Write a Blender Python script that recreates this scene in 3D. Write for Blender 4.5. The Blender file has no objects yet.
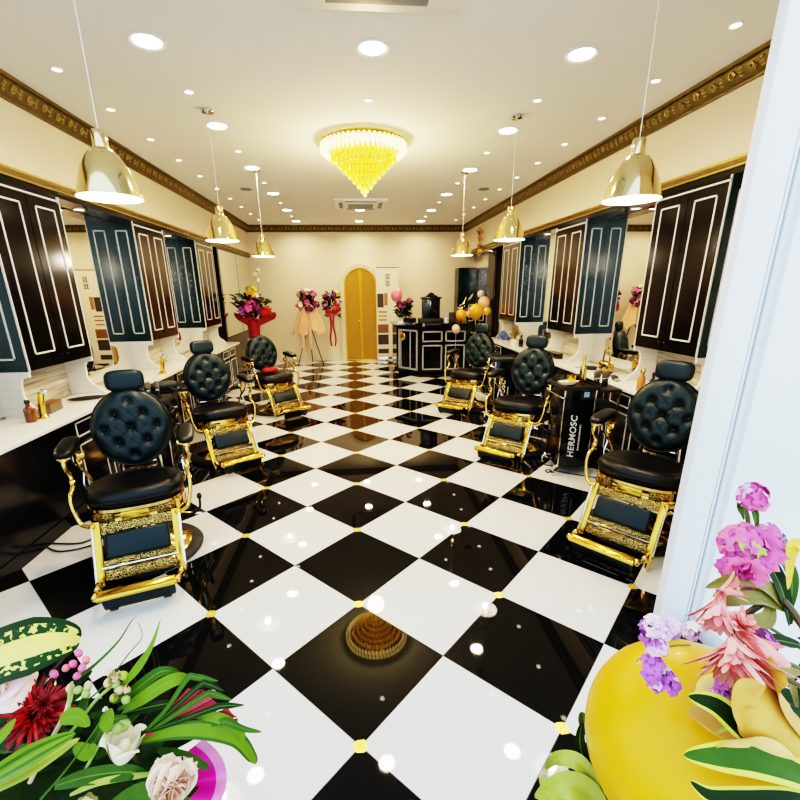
import bpy, bmesh, math, random
from mathutils import Vector, Matrix, Quaternion
random.seed(7)
C = bpy.context.collection
PI = math.pi
sin, cos, rad = math.sin, math.cos, math.radians
scene = bpy.context.scene

# ------------------------------------------------------------------ camera
S = 0.4243                      # half diagonal of one floor tile
F_PX, CX, CY = 436.97, 391.61, 429.65
PITCH, YAW, ROLL = -0.3087, -0.079, 0.0117
CAM = Vector((0.0897 * S, -3.0904 * S, 4.1646 * S))
RM = Matrix.Rotation(YAW, 3, 'Z') @ Matrix.Rotation(PITCH, 3, 'X') @ Matrix.Rotation(ROLL, 3, 'Y')
cd = bpy.data.cameras.new('camera')
cam = bpy.data.objects.new('camera', cd)
C.objects.link(cam)
r3 = RM @ Matrix(((1, 0, 0), (0, 0, -1), (0, 1, 0)))
cam.matrix_world = Matrix.Translation(CAM) @ r3.to_4x4()
cd.sensor_width = 36.0
cd.lens = 36.0 * F_PX / 800
cd.shift_x = (400 - CX) / 800
cd.shift_y = (CY - 400) / 800
cd.clip_start = 0.02
scene.camera = cam


def ray(u, v):
    return RM @ Vector(((u - CX) / F_PX, 1, -(v - CY) / F_PX))


def at(u, v, d):                # a point in the room, d metres in front of the lens
    return CAM + ray(u, v) * d


# ------------------------------------------------------------------ materials
MATS = {}


def mat(name, col, rough=.5, metal=0., coat=0., emit=None, estr=0., spec=.5, trans=0., sheen=0., noise=0., nscale=20., bump=0., bscale=40., sss=0., nodes=None):
    m = bpy.data.materials.new(name)
    m.use_nodes = True
    nt = m.node_tree
    b = nt.nodes['Principled BSDF']
    c4 = (col[0], col[1], col[2], 1)
    b.inputs['Base Color'].default_value = c4
    b.inputs['Roughness'].default_value = rough
    b.inputs['Metallic'].default_value = metal
    b.inputs['Coat Weight'].default_value = coat
    b.inputs['Coat Roughness'].default_value = .03
    b.inputs['Specular IOR Level'].default_value = spec
    b.inputs['Transmission Weight'].default_value = trans
    if sheen:
        b.inputs['Sheen Weight'].default_value = sheen
    if sss:
        b.inputs['Subsurface Weight'].default_value = sss
        b.inputs['Subsurface Radius'].default_value = (.02, .01, .006)
    if emit:
        b.inputs['Emission Color'].default_value = (emit[0], emit[1], emit[2], 1)
        b.inputs['Emission Strength'].default_value = estr
    if noise:
        tc = nt.nodes.new('ShaderNodeTexCoord')
        n = nt.nodes.new('ShaderNodeTexNoise')
        n.inputs['Scale'].default_value = nscale
        n.inputs['Detail'].default_value = 4
        nt.links.new(tc.outputs['Object'], n.inputs['Vector'])
        mx = nt.nodes.new('ShaderNodeMix')
        mx.data_type = 'RGBA'
        mx.inputs['A'].default_value = [max(0, x * (1 - noise)) for x in col] + [1]
        mx.inputs['B'].default_value = [min(1, x * (1 + noise)) for x in col] + [1]
        nt.links.new(n.outputs['Fac'], mx.inputs['Factor'])
        nt.links.new(mx.outputs['Result'], b.inputs['Base Color'])
    if bump:
        tc = nt.nodes.new('ShaderNodeTexCoord')
        n = nt.nodes.new('ShaderNodeTexNoise')
        n.inputs['Scale'].default_value = bscale
        n.inputs['Detail'].default_value = 3
        nt.links.new(tc.outputs['Object'], n.inputs['Vector'])
        bp = nt.nodes.new('ShaderNodeBump')
        bp.inputs['Strength'].default_value = bump
        bp.inputs['Distance'].default_value = .01
        nt.links.new(n.outputs['Fac'], bp.inputs['Height'])
        nt.links.new(bp.outputs['Normal'], b.inputs['Normal'])
    if nodes:
        nodes(nt, b)
    MATS[name] = m
    return m


def mth(nt, op, a, b=None, c=None):
    n = nt.nodes.new('ShaderNodeMath')
    n.operation = op
    for i, x in enumerate((a, b, c)):
        if x is None:
            continue
        if isinstance(x, (int, float)):
            n.inputs[i].default_value = x
        else:
            nt.links.new(x, n.inputs[i])
    return n.outputs[0]


def mixc(nt, f, a, b):
    n = nt.nodes.new('ShaderNodeMix')
    n.data_type = 'RGBA'
    for k, x in (('Factor', f), ('A', a), ('B', b)):
        if isinstance(x, (int, float)):
            n.inputs[k].default_value = x
        elif isinstance(x, tuple):
            n.inputs[k].default_value = x
        else:
            nt.links.new(x, n.inputs[k])
    return n.outputs['Result']


def floor_nodes(nt, b):
    geo = nt.nodes.new('ShaderNodeNewGeometry')
    sp = nt.nodes.new('ShaderNodeSeparateXYZ')
    nt.links.new(geo.outputs['Position'], sp.inputs[0])
    m = mth(nt, 'DIVIDE', sp.outputs[0], S)
    n = mth(nt, 'DIVIDE', sp.outputs[1], S)
    a = mth(nt, 'MULTIPLY', mth(nt, 'ADD', m, n), .5)
    c = mth(nt, 'MULTIPLY', mth(nt, 'SUBTRACT', m, n), .5)
    par = mth(nt, 'FLOORED_MODULO', mth(nt, 'ADD', mth(nt, 'FLOOR', a), mth(nt, 'FLOOR', c)), 2.)
    isw = mth(nt, 'LESS_THAN', par, .5)
    # grout
    def edge(x):
        f = mth(nt, 'FRACT', x)
        return mth(nt, 'MINIMUM', f, mth(nt, 'SUBTRACT', 1., f))
    e = mth(nt, 'MINIMUM', edge(a), edge(c))
    gr = mth(nt, 'LESS_THAN', e, .0028)
    # small brass inlays at every second crossing
    def near(x):
        f = mth(nt, 'FLOORED_MODULO', mth(nt, 'ADD', x, 1.), 2.)
        return mth(nt, 'ABSOLUTE', mth(nt, 'SUBTRACT', f, 1.))
    dm, dn = near(m), near(n)
    mx = mth(nt, 'MAXIMUM', dm, dn)
    mn = mth(nt, 'MINIMUM', dm, dn)
    gold = mth(nt, 'MULTIPLY', mth(nt, 'LESS_THAN', mx, .062),
               mth(nt, 'LESS_THAN', mth(nt, 'ADD', mx, mth(nt, 'MULTIPLY', mn, .9)), .092))
    # only on the tile lattice (m+n even) crossings are both even: already true for near()==0
    nz = nt.nodes.new('ShaderNodeTexNoise')
    nz.inputs['Scale'].default_value = 1.7
    nz.inputs['Detail'].default_value = 5
    nt.links.new(geo.outputs['Position'], nz.inputs['Vector'])
    wh = mixc(nt, nz.outputs['Fac'], (.62, .595, .545, 1), (.69, .67, .625, 1))
    col = mixc(nt, isw, (.004, .0045, .005, 1), wh)
    col = mixc(nt, gr, col, (.02, .02, .02, 1))
    col = mixc(nt, gold, col, (.95, .66, .10, 1))
    nt.links.new(col, b.inputs['Base Color'])
    nt.links.new(mth(nt, 'MULTIPLY', gold, .6), b.inputs['Metallic'])
    nt.links.new(mth(nt, 'ADD', mth(nt, 'MULTIPLY', gr, .4), mth(nt, 'ADD', .025, mth(nt, 'MULTIPLY', gold, .22))), b.inputs['Roughness'])


def leather_nodes(nt, b):
    tc = nt.nodes.new('ShaderNodeTexCoord')
    v = nt.nodes.new('ShaderNodeTexVoronoi')
    v.inputs['Scale'].default_value = 160
    nt.links.new(tc.outputs['Object'], v.inputs['Vector'])
    bp = nt.nodes.new('ShaderNodeBump')
    bp.inputs['Strength'].default_value = .15
    bp.inputs['Distance'].default_value = .002
    nt.links.new(v.outputs['Distance'], bp.inputs['Height'])
    nt.links.new(bp.outputs['Normal'], b.inputs['Normal'])


def filigree_nodes(nt, b):
    tc = nt.nodes.new('ShaderNodeTexCoord')
    v = nt.nodes.new('ShaderNodeTexVoronoi')
    v.feature = 'DISTANCE_TO_EDGE'
    v.inputs['Scale'].default_value = 80
    nt.links.new(tc.outputs['Object'], v.inputs['Vector'])
    f = mth(nt, 'GREATER_THAN', v.outputs['Distance'], .085)
    nt.links.new(mixc(nt, f, (.56, .37, .12, 1), (.012, .007, .002, 1)), b.inputs['Base Color'])
    bp = nt.nodes.new('ShaderNodeBump')
    bp.inputs['Strength'].default_value = .8
    bp.inputs['Distance'].default_value = .004
    bp.invert = True
    nt.links.new(v.outputs['Distance'], bp.inputs['Height'])
    nt.links.new(bp.outputs['Normal'], b.inputs['Normal'])


def marble_nodes(nt, b):
    tc = nt.nodes.new('ShaderNodeTexCoord')
    mp = nt.nodes.new('ShaderNodeMapping')
    mp.inputs['Rotation'].default_value = (.12, 0, 0)
    mp.inputs['Scale'].default_value = (1, 1.3, 26)
    nt.links.new(tc.outputs['Object'], mp.inputs['Vector'])
    n = nt.nodes.new('ShaderNodeTexNoise')
    n.inputs['Scale'].default_value = 1.6
    n.inputs['Detail'].default_value = 6
    n.inputs['Roughness'].default_value = .6
    n.inputs['Distortion'].default_value = .4
    nt.links.new(mp.outputs[0], n.inputs['Vector'])
    cr = nt.nodes.new('ShaderNodeValToRGB')
    els = cr.color_ramp.elements
    els[0].position, els[0].color = .36, (.30, .25, .185, 1)
    els[1].position, els[1].color = .62, (.70, .62, .49, 1)
    k = els.new(.48)
    k.color = (.52, .44, .33, 1)
    nt.links.new(n.outputs['Fac'], cr.inputs[0])
    nt.links.new(cr.outputs[0], b.inputs['Base Color'])


def lattice_nodes(nt, b):       # woven gold mesh of the arched door
    tc = nt.nodes.new('ShaderNodeTexCoord')
    sp = nt.nodes.new('ShaderNodeSeparateXYZ')
    nt.links.new(tc.outputs['Object'], sp.inputs[0])
    u = mth(nt, 'MULTIPLY', mth(nt, 'ADD', sp.outputs[0], sp.outputs[2]), 110.)
    w = mth(nt, 'MULTIPLY', mth(nt, 'SUBTRACT', sp.outputs[0], sp.outputs[2]), 110.)
    f = mth(nt, 'MULTIPLY', mth(nt, 'SINE', u), mth(nt, 'SINE', w))
    g = mth(nt, 'ADD', mth(nt, 'MULTIPLY', f, .5), .5)
    nt.links.new(mixc(nt, g, (.16, .075, .008, 1), (.62, .33, .03, 1)), b.inputs['Base Color'])
    bp = nt.nodes.new('ShaderNodeBump')
    bp.inputs['Strength'].default_value = .5
    bp.inputs['Distance'].default_value = .004
    nt.links.new(f, bp.inputs['Height'])
    nt.links.new(bp.outputs['Normal'], b.inputs['Normal'])


def tilewall_nodes(nt, b):      # white glazed panel with fine horizontal courses
    tc = nt.nodes.new('ShaderNodeTexCoord')
    sp = nt.nodes.new('ShaderNodeSeparateXYZ')
    nt.links.new(tc.outputs['Object'], sp.inputs[0])
    f = mth(nt, 'FRACT', mth(nt, 'MULTIPLY', sp.outputs[2], 14.))
    g = mth(nt, 'LESS_THAN', f, .05)
    nt.links.new(mixc(nt, g, (.80, .76, .67, 1), (.66, .61, .52, 1)), b.inputs['Base Color'])


def spotleaf_nodes(nt, b):
    tc = nt.nodes.new('ShaderNodeTexCoord')
    n = nt.nodes.new('ShaderNodeTexNoise')
    n.inputs['Scale'].default_value = 75
    n.inputs['Detail'].default_value = 3
    nt.links.new(tc.outputs['Object'], n.inputs['Vector'])
    f = mth(nt, 'GREATER_THAN', n.outputs['Fac'], .535)
    nt.links.new(mixc(nt, f, (.012, .040, .005, 1), (.74, .62, .13, 1)), b.inputs['Base Color'])


def ceil_nodes(nt, b):
    tc = nt.nodes.new('ShaderNodeTexCoord')
    n = nt.nodes.new('ShaderNodeTexNoise')
    n.inputs['Scale'].default_value = 1.2
    nt.links.new(tc.outputs['Object'], n.inputs['Vector'])
    nt.links.new(mixc(nt, n.outputs['Fac'], (.86, .86, .83, 1), (.90, .90, .88, 1)), b.inputs['Base Color'])


def cornice_nodes(nt, b):
    tc = nt.nodes.new('ShaderNodeTexCoord')
    n = nt.nodes.new('ShaderNodeTexNoise')
    n.inputs['Scale'].default_value = 14
    n.inputs['Detail'].default_value = 4
    nt.links.new(tc.outputs['Object'], n.inputs['Vector'])
    nt.links.new(mixc(nt, n.outputs['Fac'], (.092, .066, .020, 1), (.20, .15, .052, 1)), b.inputs['Base Color'])


mat('floor_tile', (.5, .5, .5), .03, spec=.34, nodes=floor_nodes)
mat('ceiling_paint', (.82, .82, .8), .9, nodes=ceil_nodes)
mat('wall_paint', (.74, .64, .47), .85, noise=.03, nscale=3)
mat('white_paint', (.84, .85, .86), .45, noise=.02, nscale=5)
mat('groove_grey', (.42, .46, .52), .5)
mat('cornice_gold', (.24, .16, .05), .42, .55, nodes=cornice_nodes)
mat('cornice_light', (.36, .27, .10), .38, .6)
mat('trim_gold', (.62, .43, .14), .25, .9)
mat('black_gloss', (.005, .005, .006), .15, spec=.45, noise=.03)
mat('warmlit_gloss', (.0045, .003, .0022), .15, spec=.5, noise=.03)  # cabinet paint on the fronts, warm room reflection put into its colour
mat('daylit_gloss', (.0012, .0150, .0138), .2, spec=.36, noise=.03)  # same cabinet paint, daylight from the entrance put into its colour as teal
mat('line_white', (.72, .70, .66), .4)
mat('line_grey', (.36, .37, .39), .4)
mat('counter_white', (.86, .82, .72), .18, noise=.02, nscale=4)
mat('tile_panel', (.8, .76, .67), .3, nodes=tilewall_nodes)
mat('marble', (.5, .4, .3), .3, nodes=marble_nodes)
mat('mirror', (.90, .90, .86), .012, 1.)
mat('gold', (.74, .49, .15), .12, 1., noise=.08, nscale=9)
mat('gold_bright', (.70, .43, .07), .16, .95, noise=.06, nscale=9)
mat('filigree', (1, .7, .2), .25, .9, nodes=filigree_nodes)
mat('chrome', (.86, .84, .80), .08, 1.)
mat('leather', (.003, .0038, .004), .36, spec=.32, nodes=leather_nodes)
mat('leather_teal', (.0018, .0108, .0120), .38, spec=.34, nodes=leather_nodes)
mat('rubber', (.01, .01, .01), .6, noise=.2)
mat('pendant_gold', (.84, .68, .38), .10, 1., noise=.04, nscale=5)
mat('pendant_inner', (.95, .92, .88), .5, emit=(1, .93, .8), estr=.9)
mat('cable_white', (.85, .82, .75), .5)
mat('lamp_big', (1, 1, 1), .5, emit=(1, .90, .72), estr=22)
mat('lamp_small', (1, 1, 1), .5, emit=(1, .88, .66), estr=9)
mat('bulb', (1, 1, 1), .5, emit=(1, .84, .55), estr=6)
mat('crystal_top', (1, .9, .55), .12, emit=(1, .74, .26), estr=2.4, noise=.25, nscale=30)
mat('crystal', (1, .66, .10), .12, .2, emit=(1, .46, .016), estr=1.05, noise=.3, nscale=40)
mat('lattice_gold', (.8, .5, .08), .35, .35, nodes=lattice_nodes)
mat('door_gold', (.78, .47, .04), .3, .3, noise=.05)
mat('vent_grey', (.22, .23, .25), .5)
mat('plastic_white', (.85, .86, .85), .4, noise=.02)
mat('amber', (.16, .05, .01), .1, spec=.6, noise=.3)
mat('amber_orange', (.55, .22, .05), .15, noise=.2)
mat('dark_glass', (.012, .006, .004), .08, noise=.2)
mat('wood_grey', (.16, .12, .07), .5, noise=.3, nscale=30)
mat('red_paper', (.29, .006, .010), .5, noise=.3, nscale=18)
mat('red_deep', (.20, .004, .006), .55, noise=.4, nscale=40)
mat('red_bright', (.62, .012, .010), .5, noise=.3, nscale=40)
mat('peach_tulle', (.80, .46, .27), .7, noise=.15, nscale=12)
mat('pink_pale', (.86, .60, .58), .6, noise=.08, nscale=40, sss=.1)
mat('pink', (.78, .15, .30), .55, noise=.2, nscale=50)
mat('pink_mid', (.66, .10, .33), .55, noise=.25, nscale=60)
mat('coral', (.92, .19, .17), .55, noise=.2, nscale=60)
mat('coral_pale', (.96, .38, .32), .55, noise=.15, nscale=60)
mat('peach_pale', (.95, .66, .49), .55, noise=.1, nscale=40)
mat('lilac', (.47, .12, .50), .6, noise=.3, nscale=80)
mat('lilac_pale', (.66, .40, .62), .6, noise=.2, nscale=80)
mat('cream_petal', (.86, .76, .52), .55, noise=.12, nscale=40)
mat('yellow_rose', (.84, .54, .17), .55, noise=.2, nscale=22)
mat('yellow_rose_dark', (.62, .33, .05), .55, noise=.25, nscale=40)
mat('yellow_balloon', (.74, .345, .0015), .36, coat=.06, spec=.35, noise=.05, nscale=6)
mat('orange_balloon', (.85, .38, .03), .22, coat=.3)
mat('peach_balloon', (.85, .52, .34), .25, coat=.3)
mat('cream_balloon', (.82, .76, .62), .25, coat=.3)
mat('foil_gold', (.80, .55, .22), .2, .9, noise=.2, nscale=30)
mat('leaf', (.042, .096, .004), .5, spec=.25, noise=.35, nscale=30)
mat('leaf_bright', (.120, .205, .006), .5, spec=.25, noise=.25, nscale=25)
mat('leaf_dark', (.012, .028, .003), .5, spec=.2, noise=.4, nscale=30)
mat('leaf_yellow', (.60, .62, .06), .4, noise=.15, nscale=30)
mat('leaf_olive', (.20, .15, .022), .4, noise=.35, nscale=40)
mat('leaf_lime', (.34, .38, .05), .42, noise=.25, nscale=25)
mat('leaf_spotted', (.02, .08, .02), .5, spec=.2, nodes=spotleaf_nodes)
mat('leaf_pale', (.76, .62, .10), .4, noise=.2, nscale=60)
mat('leaf_vein', (.15, .24, .02), .5, spec=.25, noise=.2, nscale=30)
mat('leaf_red', (.48, .04, .055), .45, noise=.3, nscale=30)
mat('bud_green', (.30, .40, .10), .5, noise=.2, nscale=40)
mat('bud_beige', (.62, .42, .24), .5, noise=.3, nscale=60)
mat('stem', (.12, .14, .03), .5, noise=.3, nscale=30)
mat('stem_brown', (.09, .055, .02), .55, noise=.3, nscale=30)
mat('magenta_paper', (.72, .012, .26), .45, noise=.1, nscale=8)
mat('magenta_edge', (.85, .25, .52), .45)
mat('purple_flower', (.13, .016, .085), .55, noise=.4, nscale=60)
mat('yellow_flower', (.80, .52, .05), .55, noise=.3, nscale=60)
mat('pink_balloon', (.85, .22, .28), .25, coat=.3)
mat('print_dark', (.05, .035, .03), .5, noise=.4, nscale=14)
mat('print_brown', (.36, .15, .06), .5, noise=.4, nscale=10)
mat('print_cream', (.80, .72, .55), .5, noise=.05)
mat('blue_cloth', (.06, .09, .25), .6, noise=.2)
mat('screen_blue', (.30, .45, .62), .3)
mat('wood_brown', (.20, .09, .03), .4, noise=.3, nscale=20)


# ------------------------------------------------------------------ mesh builder
class MB:
    def __init__(s):
        s.v, s.f, s.m, s.M = [], [], [], Matrix.Identity(4)

    def add(s, vs, fs, mi=0, M=None):
        T = s.M if M is None else s.M @ M
        o = len(s.v)
        s.v += [T @ Vector(p) for p in vs]
        s.f += [[i + o for i in q] for q in fs]
        s.m += [mi] * len(fs)
        return s

    def box(s, c, d, mi=0, M=None):
        x, y, z = d[0] / 2, d[1] / 2, d[2] / 2
        vs = [(c[0] + a * x, c[1] + b * y, c[2] + e * z) for a in (-1, 1) for b in (-1, 1) for e in (-1, 1)]
        return s.add(vs, [(0, 1, 3, 2), (4, 6, 7, 5), (0, 4, 5, 1), (2, 3, 7, 6), (0, 2, 6, 4), (1, 5, 7, 3)], mi, M)

    def rbox(s, c, d, r=.01, mi=0, M=None, seg=2):
        bm = bmesh.new()
        bmesh.ops.create_cube(bm, size=1)
        for v in bm.verts:
            v.co = Vector((v.co.x * d[0], v.co.y * d[1], v.co.z * d[2]))
        bmesh.ops.bevel(bm, geom=bm.edges[:], offset=min(r, min(d) * .49), segments=seg, profile=.5, affect='EDGES')
        bm.verts.index_update()
        vs = [v.co + Vector(c) for v in bm.verts]
        fs = [[v.index for v in f.verts] for f in bm.faces]
        bm.free()
        return s.add(vs, fs, mi, M)

    def lathe(s, prof, c=(0, 0, 0), n=24, mi=0, sx=1, sy=1, M=None, cap=True):
        vs, fs = [], []
        k = len(prof)
        for i in range(n):
            a = 2 * PI * i / n
            for r, z in prof:
                vs.append((c[0] + r * cos(a) * sx, c[1] + r * sin(a) * sy, c[2] + z))
        for i in range(n):
            j = (i + 1) % n
            for q in range(k - 1):
                fs.append((i * k + q, j * k + q, j * k + q + 1, i * k + q + 1))
        if cap:
            if prof[0][0] > 1e-6:
                fs.append([i * k for i in range(n)][::-1])
            if prof[-1][0] > 1e-6:
                fs.append([i * k + k - 1 for i in range(n)])
        return s.add(vs, fs, mi, M)

    def tube(s, pts, r, n=8, mi=0, cap=True, M=None):
        pts = [Vector(p) for p in pts]
        k = len(pts)
        rs = r if isinstance(r, (list, tuple)) else [r] * k
        vs, fs = [], []
        up = None
        for i, p in enumerate(pts):
            t = (pts[min(i + 1, k - 1)] - pts[max(i - 1, 0)])
            t = t.normalized() if t.length > 1e-9 else Vector((0, 0, 1))
            if up is None:
                up = t.orthogonal().normalized()
            else:
                up = (up - t * up.dot(t))
                up = up.normalized() if up.length > 1e-6 else t.orthogonal().normalized()
            w = t.cross(up)
            for q in range(n):
                a = 2 * PI * q / n
                vs.append(p + (up * cos(a) + w * sin(a)) * rs[i])
        for i in range(k - 1):
            for q in range(n):
                e = (q + 1) % n
                fs.append((i * n + q, i * n + e, (i + 1) * n + e, (i + 1) * n + q))
        if cap:
            fs.append(list(range(n))[::-1])
            fs.append([(k - 1) * n + q for q in range(n)])
        return s.add(vs, fs, mi, M)

    def ell(s, c, d, nu=16, nv=10, mi=0, M=None, e=1.0):
        vs, fs = [], []
        def sp(x, p):
            return math.copysign(abs(x) ** p, x)
        for j in range(nv + 1):
            b = -PI / 2 + PI * j / nv
            for i in range(nu):
                a = 2 * PI * i / nu
                vs.append((c[0] + d[0] * sp(cos(b), e) * sp(cos(a), e), c[1] + d[1] * sp(cos(b), e) * sp(sin(a), e), c[2] + d[2] * sp(sin(b), e)))
        for j in range(nv):
            for i in range(nu):
                k = (i + 1) % nu
                fs.append((j * nu + i, j * nu + k, (j + 1) * nu + k, (j + 1) * nu + i))
        return s.add(vs, fs, mi, M)

    def prism(s, poly, axis, a, b, mi=0, M=None):
        """polygon extruded along an axis: poly gives the two other coordinates"""
        n = len(poly)
        def P(p, t):
            return {0: (t, p[0], p[1]), 1: (p[0], t, p[1]), 2: (p[0], p[1], t)}[axis]
        vs = [P(p, a) for p in poly] + [P(p, b) for p in poly]
        fs = [(i, (i + 1) % n, n + (i + 1) % n, n + i) for i in range(n)]
        fs += [list(range(n))[::-1], [n + i for i in range(n)]]
        return s.add(vs, fs, mi, M)

    def outline(s, c, w, h, t, d, axis, mi=0):
        """thin raised rectangular moulding; axis is its normal"""
        for sx in (-1, 1):
            for k, (cc, dd) in enumerate((((sx * (w - t) / 2, 0), (t, h)), ((0, sx * (h - t) / 2), (w, t)))):
                if axis == 0:
                    s.box((c[0], c[1] + cc[0], c[2] + cc[1]), (d, dd[0], dd[1]), mi)
                else:
                    s.box((c[0] + cc[0], c[1], c[2] + cc[1]), (dd[0], d, dd[1]), mi)
        return s

    def grid(s, fn, nu, nv, mi=0, M=None, mfn=None):
        vs = [fn(i / nu, j / nv) for j in range(nv + 1) for i in range(nu + 1)]
        o = len(s.f)
        fs = [(j * (nu + 1) + i, j * (nu + 1) + i + 1, (j + 1) * (nu + 1) + i + 1, (j + 1) * (nu + 1) + i) for j in range(nv) for i in range(nu)]
        s.add(vs, fs, mi, M)
        if mfn:
            k = o
            for j in range(nv):
                for i in range(nu):
                    s.m[k] = mfn((i + .5) / nu, (j + .5) / nv)
                    k += 1
        return s

    def build(s, name, mats, parent=None, loc=None, rotz=0, sharp=38, **props):
        me = bpy.data.meshes.new(name)
        me.from_pydata([tuple(v) for v in s.v], [], s.f)
        if isinstance(mats, str):
            mats = [mats]
        for m in mats:
            me.materials.append(MATS[m])
        me.polygons.foreach_set('material_index', s.m)
        me.polygons.foreach_set('use_smooth', [True] * len(s.f))
        bm = bmesh.new()
        bm.from_mesh(me)
        bmesh.ops.recalc_face_normals(bm, faces=bm.faces)
        bm.to_mesh(me)
        bm.free()
        me.set_sharp_from_angle(angle=rad(sharp))
        me.update()
        o = bpy.data.objects.new(name, me)
        C.objects.link(o)
        if parent:
            o.parent = parent
        if loc is not None:
            o.location = loc
        o.rotation_euler.z = rotz
        for k, v in props.items():
            o[k] = v
        return o


def thing(name, label, cat, loc=(0, 0, 0), rotz=0, group=None):
    o = bpy.data.objects.new(name, None)
    o.empty_display_size = .1
    C.objects.link(o)
    o.location = loc
    o.rotation_euler.z = rotz
    o['label'] = label
    o['category'] = cat
    if group:
        o['group'] = group
    return o


def tag(o, label, cat, group=None):
    o['label'] = label
    o['category'] = cat
    if group:
        o['group'] = group
    return o


def struct(name, mb, m, **k):
    return mb.build(name, m, kind='structure', **k)


def dup(root, loc, rotz, label, group=None):
    r = root.copy()
    C.objects.link(r)
    r.location = loc
    r.rotation_euler = (0, 0, rotz)
    r['label'] = label
    if group:
        r['group'] = group
    for ch in list(root.children):
        c = ch.copy()
        C.objects.link(c)
        c.parent = r
        for g in list(ch.children):
            d = g.copy()
            C.objects.link(d)
            d.parent = c
    return r


def smooth_path(pts, n=6):
    """Catmull-Rom through the points"""
    P = [Vector(p) for p in pts]
    out = []
    for i in range(len(P) - 1):
        a, b, c, d = P[max(i - 1, 0)], P[i], P[i + 1], P[min(i + 2, len(P) - 1)]
        for k in range(n):
            t = k / n
            out.append(.5 * ((2 * b) + (c - a) * t + (2 * a - 5 * b + 4 * c - d) * t * t + (3 * b - a - 3 * c + d) * t ** 3))
    out.append(P[-1])
    return out


def lettering(txt, size, m, parent, loc, rot, name='lettering', ext=.0008, align='CENTER', shear=0., bold=0.):
    cu = bpy.data.curves.new(name, 'FONT')
    cu.body = txt
    cu.size = size
    cu.extrude = ext
    cu.align_x = align
    cu.align_y = 'CENTER'
    cu.materials.append(MATS[m])
    cu.shear = shear
    cu.space_character = 1.10 if bold else 1
    cu.offset = bold
    tmp = bpy.data.objects.new(name, cu)
    C.objects.link(tmp)
    bpy.context.view_layer.update()
    me = bpy.data.meshes.new_from_object(tmp.evaluated_get(bpy.context.evaluated_depsgraph_get()))
    bpy.data.objects.remove(tmp)
    me.name = name
    o = bpy.data.objects.new(name, me)
    C.objects.link(o)
    o.parent = parent
    o.location = loc
    o.rotation_euler = rot
    return o
LAMP, PEND, CHAN, SKY, VT, LOOK, EXPO = 0.50, 18, 60, 1.65, 'Filmic', 'Very High Contrast', 0.62
# ------------------------------------------------------------------ the room
H = 3.30
Y0, YB = .46, 10.47
XLM, XRM = -2.735, 3.135       # mirror planes
XLC, XRC = -2.47, 2.87         # fronts of the wall cabinets
XLT, XRT = -2.22, 2.62         # fronts of the worktops
ZT = .84

b = MB()
b.add([(-5, -4.5, 0), (5, -4.5, 0), (5, YB, 0), (-5, YB, 0)], [(0, 1, 2, 3)])
struct('floor', b, 'floor_tile')
b = MB().box((.2, (Y0 + YB) / 2, H + .05), (6.2, YB - Y0 + .2, .1))
struct('ceiling', b, 'ceiling_paint')
b = MB().box((.2, YB + .06, H / 2), (6.2, .12, H))
struct('wall_back', b, 'wall_paint')
b = MB().box((-2.80, (Y0 + YB) / 2, H / 2), (.1, YB - Y0, H))
b.box((-2.63, (Y0 + YB) / 2, (2.6 + H) / 2), (.28, YB - Y0, H - 2.6))
struct('wall_left', b, 'wall_paint')
b = MB().box((3.20, (Y0 + YB) / 2, H / 2), (.1, YB - Y0, H))
b.box((3.03, (Y0 + YB) / 2, (2.6 + H) / 2), (.28, YB - Y0, H - 2.6))
struct('wall_right', b, 'wall_paint')
# black soffit under each bulkhead
b = MB().box((-2.615, (Y0 + YB) / 2, 2.58), (.27, YB - Y0, .04))
struct('trim_1', b, 'black_gloss')
b = MB().box((3.015, (Y0 + YB) / 2, 2.58), (.27, YB - Y0, .04))
struct('trim_2', b, 'black_gloss')


def gold_rail(name, x, sgn):
    b = MB()
    for prof, mi in (([(0, 2.60), (.022, 2.60), (.030, 2.606), (.030, 2.616), (.022, 2.622), (0, 2.622)], 0), ([(0, 2.622), (.014, 2.622), (.026, 2.640), (.026, 2.646), (0, 2.646)], 1), ([(0, 2.646), (.036, 2.646), (.046, 2.654), (.046, 2.664), (.036, 2.670), (0, 2.670)], 0)):
        b.prism([(x + sgn * p[0], p[1]) for p in prof], 1, Y0, YB, mi)
    struct(name, b, ['trim_gold', 'cornice_gold'])


gold_rail('trim_3', -2.49, 1)
gold_rail('trim_4', 2.89, -1)


# ornate bronze cornice: swept profile with a running scroll-and-leaf relief
def cornice(name, p0, p1, nrm):
    p0, p1, nrm = Vector(p0), Vector(p1), Vector(nrm)
    L = (p1 - p0).length
    t = (p1 - p0).normalized()
    M = Matrix((t, nrm, Vector((0, 0, 1)))).transposed().to_4x4()
    M.translation = p0
    b = MB()
    b.M = M
    prof = [(0, -.155), (.018, -.155), (.022, -.14), (.016, -.132), (.03, -.118), (.052, -.07), (.066, -.04), (.058, -.032), (.078, -.022), (.082, 0), (0, 0)]
    b.prism(prof, 0, 0, L)
    n = int(L / .17)
    for i in range(n):
        x = (i + .5) * L / n
        s = 1 if i % 2 else -1
        Mi = Matrix.Translation((x, .047, -.080)) @ Matrix.Rotation(-.45, 4, 'X')
        pts = []
        for k in range(11):
            a = k / 10 * 1.55 * 2 * PI
            r = .034 * (1 - k / 13)
            pts.append((r * cos(a) - .01, .006, s * r * sin(a)))
        b.tube(pts, [.008] * 10 + [.012], 5, 1, M=Mi)
        for q in (-1, 0, 1):
            b.ell((.062 + abs(q) * .008, .004, q * .024), (.022 - .004 * abs(q), .009, .010), 6, 4, 1, M=Mi)
    struct(name, b, ['cornice_gold', 'cornice_light'])


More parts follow.
